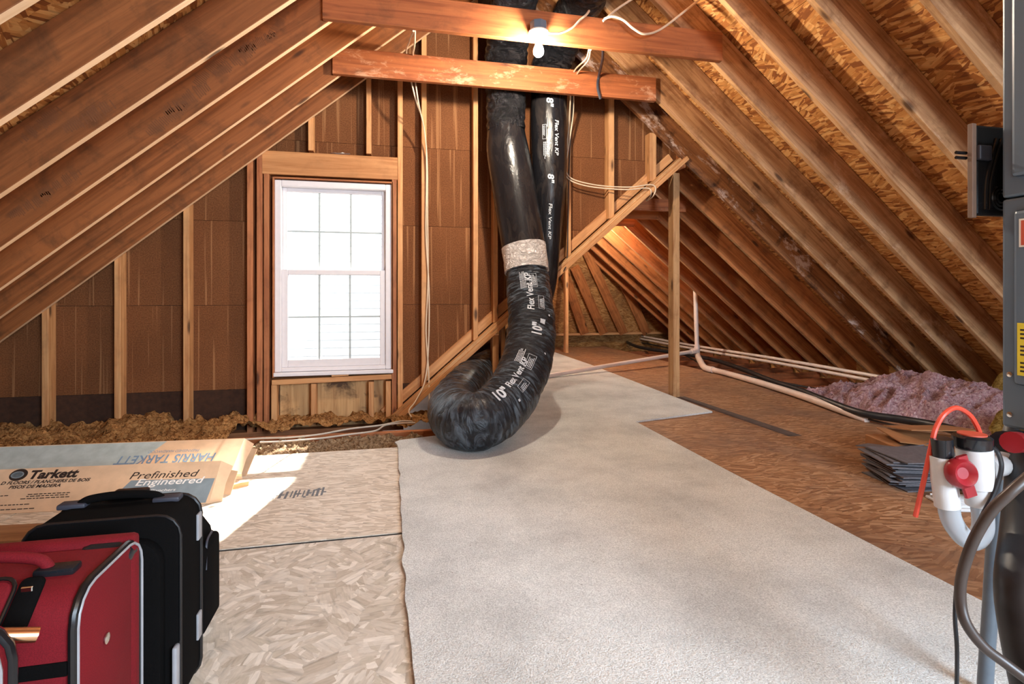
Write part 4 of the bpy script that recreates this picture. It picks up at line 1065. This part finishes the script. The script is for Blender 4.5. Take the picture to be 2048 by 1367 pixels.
tube('red_knob', [at(2038, 884, 1.10), at(2024, 884, 1.085)], 0.021, M_['red_plastic'], fu, 14)
# hoses under the furnace
tube('grey_hose', [at(2040, 800, 1.3), at(2022, 860, 1.27), at(2003, 930, 1.25), at(1992, 1020, 1.23), at(1986, 1120, 1.22), at(1980, 1220, 1.21), at(1972, 1340, 1.2), at(1970, 1378, 1.2)], 0.0145, M_['pipe_grey'], None, 12, label='blue grey hose dropping from the furnace to the carpet edge', cat='hose')
tube('black_duct_hose', [at(2070, 900, 1.12), at(2062, 980, 1.10), at(2054, 1080, 1.06), at(2046, 1180, 1.0), at(2060, 1280, 0.96), at(2085, 1390, 0.92)], 0.042, M_['rubber'], None, 20, label='fat black flexible hose at the lower right corner', cat='hose')
tube('power_cable', [at(2060, 950, 0.92), at(2020, 985, 0.92), at(1980, 1025, 0.93), at(1945, 1085, 0.94), at(1924, 1150, 0.95), at(1921, 1200, 0.95), at(1932, 1245, 0.94), at(1965, 1290, 0.93), at(2010, 1325, 0.92), at(2070, 1370, 0.9)], 0.0088, M_['rubber_brown'], None, 12, label='thick brownish black cable making a wide loop below the trap', cat='cable')
tube('thin_cable', [at(1945, 1070, 1.0), at(1930, 1110, 0.99), at(1915, 1160, 0.98), at(1910, 1230, 0.97), at(1914, 1300, 0.97), at(1913, 1400, 0.97)], 0.0034, M_['rubber'], None, 8, label='thin black wire hanging straight down left of the thick cable loop', cat='cable')

# ------------------------------------------------------------------ flooring cartons
def carton(L_right, axis, face_up, length, face, thick, name='flooring_carton', **kw):
    """front face: lower right corner L_right, runs along -axis; face_up = unit vector up the face"""
    r = empty(name, L_right - axis * length / 2, kw['label'], 'box', 'flooring cartons by the wall')
    nrm = axis.cross(face_up).normalized()                      # outward (towards viewer)
    M = frame(L_right - axis * length, axis, face_up)           # x along carton, y up face, z outward
    t = 0.004
    vs = lambda x0, y0, z0, x1, y1, z1: ((x0, y0, z0), (x1, y1, z1))
    def wallp(nm, x0, y0, z0, x1, y1, z1):
        return slab(nm, [(x0, y0), (x1, y0), (x1, y1), (x0, y1)], z0, z1, M, M_['cardboard'], r)
    wallp('front_panel', 0, 0, -t, length, face, 0)
    wallp('back_panel', 0, 0, -thick, length, face, -thick + t)
    wallp('top_panel', 0, face - t, -thick + t, length, face, -t)
    wallp('bottom_panel', 0, 0, -thick + t, length, t, -t)
    # ragged open end flaps
    slab('end_flap', [(0, 0.0), (0.05, 0.01), (0.045, face * 0.5), (0.055, face - 0.012), (0, face)], -t, 0, M @ Matrix.Translation((length, 0, 0)) @ Matrix.Rotation(math.radians(35), 4, 'Y'), M_['cardboard'], r)
    slab('end_flap', [(0, -thick), (0.045, -thick + 0.01), (0.05, -0.01), (0, 0)], -t, 0, M @ Matrix.Translation((length, 0, 0)) @ Matrix.Rotation(math.radians(90), 4, 'X') @ Matrix.Rotation(math.radians(20), 4, 'Y'), M_['cardboard'], r)
    slab('end_flap', [(0, 0), (0.05, 0.01), (0.06, face - 0.02), (0, face)], -t, 0, M @ Matrix.Translation((length, 0, -thick)) @ Matrix.Rotation(math.radians(-15), 4, 'Y'), M_['cardboard'], r)
    return r, M
Lr = onZ(418, 1006, 0.002); ax = Vector((0.9965, -0.083, 0)).normalized()
fu1 = Vector((0.01, 0.68, 0.73)); fu1 = (fu1 - ax * fu1.dot(ax)).normalized()
c1, Mc1 = carton(Lr, ax, fu1, 1.24, 0.195, 0.085, label='torn-ended kraft flooring carton with dark brand print, lying nearest the suitcases')
def onM(M, px, py, off=0.0008):
    inv = M.inverted(); o = inv @ CAM; d = inv.to_3x3() @ ray(px, py); t = (off - o.z) / d.z; q = o + d * t; return q
def ctext(M, par, s, px0, py0, px1, hpx_top, mat, bold=0, shear=0, rot180=False):
    """text whose baseline starts at px0,py0 and ends below px1; cap height reaches hpx_top at the start"""
    a, b, c = onM(M, px0, py0), onM(M, px1, py0), onM(M, px0, hpx_top)
    h = abs(c.y - a.y); wd = abs(b.x - a.x)
    if rot180: Mt = M @ Matrix.Translation((a.x, a.y, 0.0008)) @ Matrix.Rotation(math.pi, 4, 'Z')
    else: Mt = M @ Matrix.Translation((a.x, a.y, 0.0008))
    return print_text('printed_lettering', s, h / 0.70, Mt, mat, par, bold, shear, wd)
ID = M_['ink_dark']
q = onM(Mc1, 37, 949)
lathe('printed_emblem', [(0.0, 0.0), (0.030, 0.0), (0.030, 0.0006), (0.0, 0.0006)], Mc1 @ Matrix.Translation((q.x, q.y, 0.0002)) @ Matrix.Diagonal((1.15, 0.9, 1, 1)), ID, c1)
lathe('printed_emblem', [(0.017, 0.001), (0.019, 0.0013), (0.021, 0.001)], Mc1 @ Matrix.Translation((q.x - 0.004, q.y, 0.0002)) @ Matrix.Diagonal((1.2, 0.75, 1, 1)), M_['ink_bluegrey'], c1)
ctext(Mc1, c1, 'Tarkett', 54, 957, 152, 941, ID, 0.0022, 0.15)
ctext(Mc1, c1, 'D FLOORS / PLANCHERS DE BOIS', 0, 969, 176, 963, ID, 0.0006, 0.25)
ctext(Mc1, c1, 'PISOS DE MADERA', 16, 977, 118, 971, ID, 0.0006, 0.25)
for k, (a, b, y) in enumerate(((55, 136, 989), (52, 134, 993), (40, 134, 998), (0, 20, 992), (0, 60, 1011), (0, 70, 1020))):
    qa, qb = onM(Mc1, a, y), onM(Mc1, b, y); rq = random.Random(k); xx = qa.x; R = []
    while xx < qb.x - 0.01:
        d = rq.uniform(0.008, 0.02); R.append((xx, qa.y, xx + d, qa.y + 0.0035)); xx += d + 0.004
    if R: flat('fine_print', R, Mc1 @ Matrix.Translation((0, 0, 0.0008)), ID, c1)
qa = onM(Mc1, 262, 961); qb = onM(Mc1, 440, 950)
slab('printed_band', [(qa.x - 0.07, 0.012), (1.225, 0.004), (1.235, qb.y - 0.012), (qa.x + 0.0, qa.y + 0.002)], 0.0001, 0.0006, Mc1, M_['ink_bluegrey'], c1)
ctext(Mc1, c1, 'Prefinished', 256, 958, 394, 944, ID, 0.0, 0.25)
ctext(Mc1, c1, 'Engineered', 268, 971, 405, 958, M_['label_white'], 0.0005, 0.25)
ctext(Mc1, c1, 'Planchers', 298, 983, 350, 978, M_['label_white'], 0.0, 0.25)
Lr2 = Vector((-0.60, 2.80, 0.055)); ax2 = Vector((0.9965, -0.083, 0)).normalized()
u2 = onY(482, 876, 3.03)
Lr2 = Vector((u2.x - 0.0, u2.y - 0.2, 0.03))
fu2 = (u2 - Lr2); fu2 = (fu2 - ax2 * fu2.dot(ax2)); f2len = fu2.length; fu2.normalize()
c2, Mc2 = carton(Lr2, ax2, fu2, 1.30, f2len, 0.075, label='kraft flooring carton with upside-down blue print, lying behind against the insulation')
slab('printed_band', [(0.0, 0.03), (0.80, 0.03), (0.93, f2len - 0.004), (0.0, f2len - 0.004)], 0.0001, 0.0006, Mc2, M_['ink_paleblue'], c2)
ctext(Mc2, c2, 'HARRIS TARKETT', 434, 905, 240, 921, M_['ink_blue'], 0.0012, 0.1, True)
ctext(Mc2, c2, 'PREFINISHED HARDWOOD', 400, 897, 300, 902, M_['ink_blue'], 0.0, 0.1, True)
# supporting planks and scraps
for k in range(3):
    o = beam('flooring_plank', (-1.75, 2.44 - 0.10 * k, 0.008 + 0.016 * (k % 2)), (-0.92 + 0.05 * k, 2.36 - 0.11 * k, 0.008 + 0.016 * (k % 2)), 0.085, 0.014, (0, 1, 0), M_['plank'])
    tag(o, ['brown flooring plank lying right in front of the kraft carton', 'brown flooring plank lying middle of three beside the black suitcase', 'brown flooring plank lying closest to the black suitcase, of three'][k], 'plank', 'loose flooring planks')
o = beam('wood_scrap', onZ(455, 975, 0.008), onZ(497, 966, 0.008), 0.02, 0.014, (0, 0, 1), M_['stud'])
tag(o, 'small wood offcut lying in the sun patch by the torn carton', 'offcut')
pp = bmesh.new(); g = bmesh.ops.create_grid(pp, x_segments=8, y_segments=4, size=0.5)
for v in pp.verts: v.co = Vector((v.co.x * 0.14, v.co.y * 0.04, 0.012 + 0.012 * noise.noise(Vector((v.co.x * 5, v.co.y * 6, 3)))))
o = link('paper_scrap', bm_mesh('paper_scrap', pp), Matrix.Translation((-0.36, YF + 0.03, 1.932)), M_['paper'], None, True)
tag(o, 'crumpled white paper scrap lying on top of the window header', 'paper')

# ------------------------------------------------------------------ suitcases
def loop_tube(name, w, h, r, rad, M, mat, parent, seg=8):
    """rounded-rectangle piping in local xz plane, z from 0 to h"""
    pts = []
    for cx, cz, a0 in ((w / 2 - r, h - r, 0), (-w / 2 + r, h - r, 90), (-w / 2 + r, r, 180), (w / 2 - r, r, 270)):
        for k in range(5):
            a = math.radians(a0 + 22.5 * k); pts.append((cx + r * math.cos(a), 0, cz + r * math.sin(a)))
    vs, fs = [], []; n = len(pts); P = [Vector(p) for p in pts]
    for i in range(n):
        t = (P[(i + 1) % n] - P[i - 1]).normalized(); nn = Vector((0, 1, 0)); b = t.cross(nn)
        for k in range(seg):
            a = 2 * math.pi * k / seg; vs.append(P[i] + (nn * math.cos(a) + b * math.sin(a)) * rad)
    for i in range(n):
        for k in range(seg):
            k2 = (k + 1) % seg; j = (i + 1) % n; fs.append((i * seg + k, i * seg + k2, j * seg + k2, j * seg + k))
    return link(name, mesh(name, vs, fs), M, mat, parent, True)


def case_body(name, w, d, h, r, M, mat, parent, seg=4):
    """box rounded strongly in the xz outline and lightly elsewhere"""
    bm = bmesh.new(); bmesh.ops.create_cube(bm, size=1)
    for v in bm.verts: v.co = Vector((v.co.x * w, v.co.y * d, (v.co.z + 0.5) * h))
    bmesh.ops.bevel(bm, geom=[e for e in bm.edges if abs(e.verts[0].co.y - e.verts[1].co.y) > d * 0.5], offset=r, segments=seg, profile=0.5, affect='EDGES')
    bmesh.ops.bevel(bm, geom=[e for e in bm.edges if abs(e.verts[0].co.y - e.verts[1].co.y) < 1e-5], offset=0.008, segments=2, profile=0.5, affect='EDGES')
    return link(name, bm_mesh(name, bm), M, mat, parent, True)


def zip_pull(p, d, parent, sc=1.0):
    x = Vector(d).cross(Vector((0, 0, 1))).normalized()
    M = frame(p, x, (0, 0, 1))
    z = rbox('zipper_pull', 0.012 * sc, 0.006 * sc, 0.004, 0.001, 1, M, M_['chrome'], parent, False)
    rbox('pull_tab', 0.006 * sc, 0.022 * sc, 0.0025, 0.001, 1, M @ Matrix.Translation((0, -0.016 * sc, 0.001)), M_['chrome'], z, False)


def strap_handle(name, x0, x1, y, z, rise, M, mat, parent, w=0.011):
    pts = [(x0, y, z), (x0 + 0.02, y, z + rise * 0.7), ((x0 + x1) / 2, y, z + rise), (x1 - 0.02, y, z + rise * 0.7), (x1, y, z)]
    pts = [tuple(M @ Vector(p)) for p in pts]
    return tube(name, pts, w, mat, parent, 10)
# red case: right side x=-0.47, y 0.956..1.173
rw, rd, rh = 0.36, 0.217, 0.435
RM = Matrix.Translation((-0.47 - rw / 2, 0.956 + rd / 2, 0.002))
rc = empty('suitcase', RM.translation, 'red fabric upright suitcase with black piping, in front of the black ones', 'suitcase', 'suitcases on the left')
RS = RM @ Matrix.Rotation(math.pi / 2, 4, 'Z')
case_body('body', rd, rw, rh, 0.05, RS, M_['red_cloth'], rc, 6)
for yy in (-rw / 2 + 0.003, rw / 2 - 0.003):
    loop_tube('piping', rd + 0.006, rh + 0.003, 0.052, 0.0062, RS @ Matrix.Translation((0, yy, 0)), M_['piping'], rc)
    loop_tube('piping_trim', rd + 0.002, rh + 0.001, 0.05, 0.0024, RS @ Matrix.Translation((0, yy + (0.006 if yy > 0 else -0.006), 0)), M_['piping_grey'], rc)
case_body('rear_gusset', rd * 0.16, rw + 0.006, rh + 0.012, 0.012, RS @ Matrix.Translation((0.088, 0, -0.001)), M_['red_cloth'], rc)
case_body('front_pocket', 0.30, 0.03, 0.22, 0.04, RM @ Matrix.Translation((0.0, -rd / 2 - 0.012, 0.03)), M_['red_cloth'], rc)
MP = RM @ Matrix.Translation((0, -rd / 2 + 0.0136, rh - 0.0136)) @ Matrix.Rotation(math.radians(-45), 4, 'X')
case_body('upper_pocket', 0.22, 0.012, 0.080, 0.018, MP @ Matrix.Translation((-0.03, 0.0, -0.040)), M_['red_cloth'], rc)
loop_tube('pocket_zipper', 0.226, 0.086, 0.02, 0.003, MP @ Matrix.Translation((-0.03, -0.003, -0.043)), M_['piping'], rc)
case_body('pocket_flap', 0.034, 0.014, 0.084, 0.010, MP @ Matrix.Translation((0.103, 0.0, -0.042)), M_['black_cloth'], rc)
zip_pull(MP @ Vector((0.103, -0.010, 0.02)), (0, -0.7, 0.7), rc, 1.3)
rbox('front_strap', 0.34, 0.006, 0.022, 0.002, 1, RM @ Matrix.Translation((0.0, -rd / 2 - 0.001, 0.315)), M_['black_cloth'], rc, False)
strap_handle('carry_handle', -0.12, 0.10, -0.02, rh, 0.036, RM, M_['red_cloth'], rc, 0.009)
rbox('handle_mount', 0.06, 0.03, 0.014, 0.005, 2, RM @ Matrix.Translation((0.11, -0.02, rh - 0.002)), M_['black_plastic'], rc)
rbox('handle_mount', 0.06, 0.03, 0.014, 0.005, 2, RM @ Matrix.Translation((-0.13, -0.02, rh - 0.002)), M_['black_plastic'], rc)
rbox('corner_guard', 0.09, 0.06, 0.05, 0.022, 3, RM @ Matrix.Translation((0.138, 0.082, rh - 0.045)), M_['black_plastic'], rc)
lathe('side_stud', [(0, 0), (0.009, 0), (0.009, 0.002), (0.004, 0.004), (0, 0.004)], zto(RM @ Vector((rw / 2 + 0.001, -0.02, 0.315)), (1, 0, 0)), M_['chrome'], rc, 14)
# big black case: x -0.71..-0.44, y 1.27..1.41
bw, bd, bh = 0.285, 0.14, 0.432
BM_ = Matrix.Translation((-0.435 - bw / 2, 1.27 + bd / 2, 0.002))
bc = empty('suitcase', BM_.translation, 'black upright suitcase standing behind the red suitcase with grey corner guards', 'suitcase', 'suitcases on the left')
case_body('body', bw, bd, bh, 0.045, BM_, M_['black_cloth'], bc)
loop_tube('piping', bw + 0.002, bh, 0.045, 0.0035, BM_ @ Matrix.Translation((0, -bd / 2 + 0.004, 0)), M_['piping'], bc)
loop_tube('piping', bw + 0.002, bh, 0.045, 0.0045, BM_ @ Matrix.Translation((0, bd / 2 - 0.01, 0)), M_['piping'], bc)
case_body('front_pocket', bw - 0.05, 0.03, bh - 0.06, 0.05, BM_ @ Matrix.Translation((0, -bd / 2 - 0.012, 0.02)), M_['black_cloth'], bc)
strap_handle('carry_handle', -0.09, 0.075, 0.03, bh, 0.018, BM_, M_['black_cloth'], bc, 0.009)
rbox('handle_mount', 0.055, 0.03, 0.012, 0.004, 2, BM_ @ Matrix.Translation((-0.10, 0.03, bh - 0.003)), M_['strap'], bc)
rbox('handle_mount', 0.055, 0.03, 0.012, 0.004, 2, BM_ @ Matrix.Translation((0.085, 0.03, bh - 0.003)), M_['strap'], bc)
rbox('pull_handle_grip', 0.07, 0.025, 0.016, 0.006, 2, BM_ @ Matrix.Translation((0.0, 0.06, bh + 0.004)), M_['black_plastic'], bc)
rbox('name_plate', 0.05, 0.002, 0.010, 0.0, 1, BM_ @ Matrix.Translation((-0.02, -bd / 2 - 0.030, bh - 0.07)), M_['strap'], bc)
for z in (0.33, 0.10): rbox('corner_guard', 0.006, 0.024, 0.06, 0.002, 2, BM_ @ Matrix.Translation((bw / 2 + 0.002, 0.045, z)), M_['piping_grey'], bc)
rbox('skid_rail', 0.010, 0.022, 0.16, 0.004, 2, BM_ @ Matrix.Translation((bw / 2 - 0.004, -bd / 2 - 0.006, 0.0)), M_['piping_grey'], bc)
# soft black bag behind
gw, gd, gh = 0.30, 0.17, 0.315
GM = Matrix.Translation((-0.475 - gw / 2, 1.47 + gd / 2, 0.002))
gb = empty('suitcase', GM.translation, 'soft black bag squeezed behind the black suitcase on the pale boards', 'bag')
case_body('body', gw, gd, gh, 0.085, GM, M_['black_cloth'], gb)
case_body('end_pocket', 0.03, gd - 0.04, gh - 0.10, 0.012, GM @ Matrix.Translation((gw / 2 + 0.006, 0, 0.04)), M_['black_cloth'], gb)
tube('pocket_zipper', [GM @ Vector((gw / 2 + 0.02, -0.05, 0.2)), GM @ Vector((gw / 2 + 0.016, -0.03, 0.26)), GM @ Vector((gw / 2 + 0.014, 0.02, 0.27))], 0.003, M_['strap'], gb)
zip_pull(GM @ Vector((gw / 2 + 0.021, -0.05, 0.22)), (1, 0, 0), gb)
# near red case at the frame edge
nw, nd, nh = 0.34, 0.17, 0.45
NM = Matrix.Translation((-0.505 - nw / 2, 0.72 + nd / 2, 0.002))
nc = empty('suitcase', NM.translation, 'black-fronted red suitcase cut by the lower left frame edge, copper coloured handle bar', 'suitcase', 'suitcases on the left')
case_body('body', nw, nd, nh, 0.05, NM, M_['red_cloth'], nc)
loop_tube('piping', nw + 0.002, nh, 0.05, 0.007, NM @ Matrix.Translation((0, nd / 2 - 0.02, 0)), M_['piping'], nc)
loop_tube('zipper_band', nw + 0.004, nh + 0.002, 0.05, 0.006, NM @ Matrix.Translation((0, nd / 2 - 0.05, 0)), M_['piping_grey'], nc)
case_body('front_panel', nw - 0.02, 0.05, nh - 0.02, 0.05, NM @ Matrix.Translation((0, -nd / 2 - 0.01, 0.0)), M_['black_cloth'], nc)
tube('handle_bar', [NM @ Vector((nw / 2 - 0.05, nd / 2 - 0.02, nh - 0.012)), NM @ Vector((nw / 2 + 0.014, nd / 2 + 0.012, nh - 0.038))], 0.010, M_['brass'], nc, 12)
zip_pull(NM @ Vector((nw / 2 + 0.006, nd / 2 - 0.03, 0.36)), (1, 0, 0), nc, 1.2)
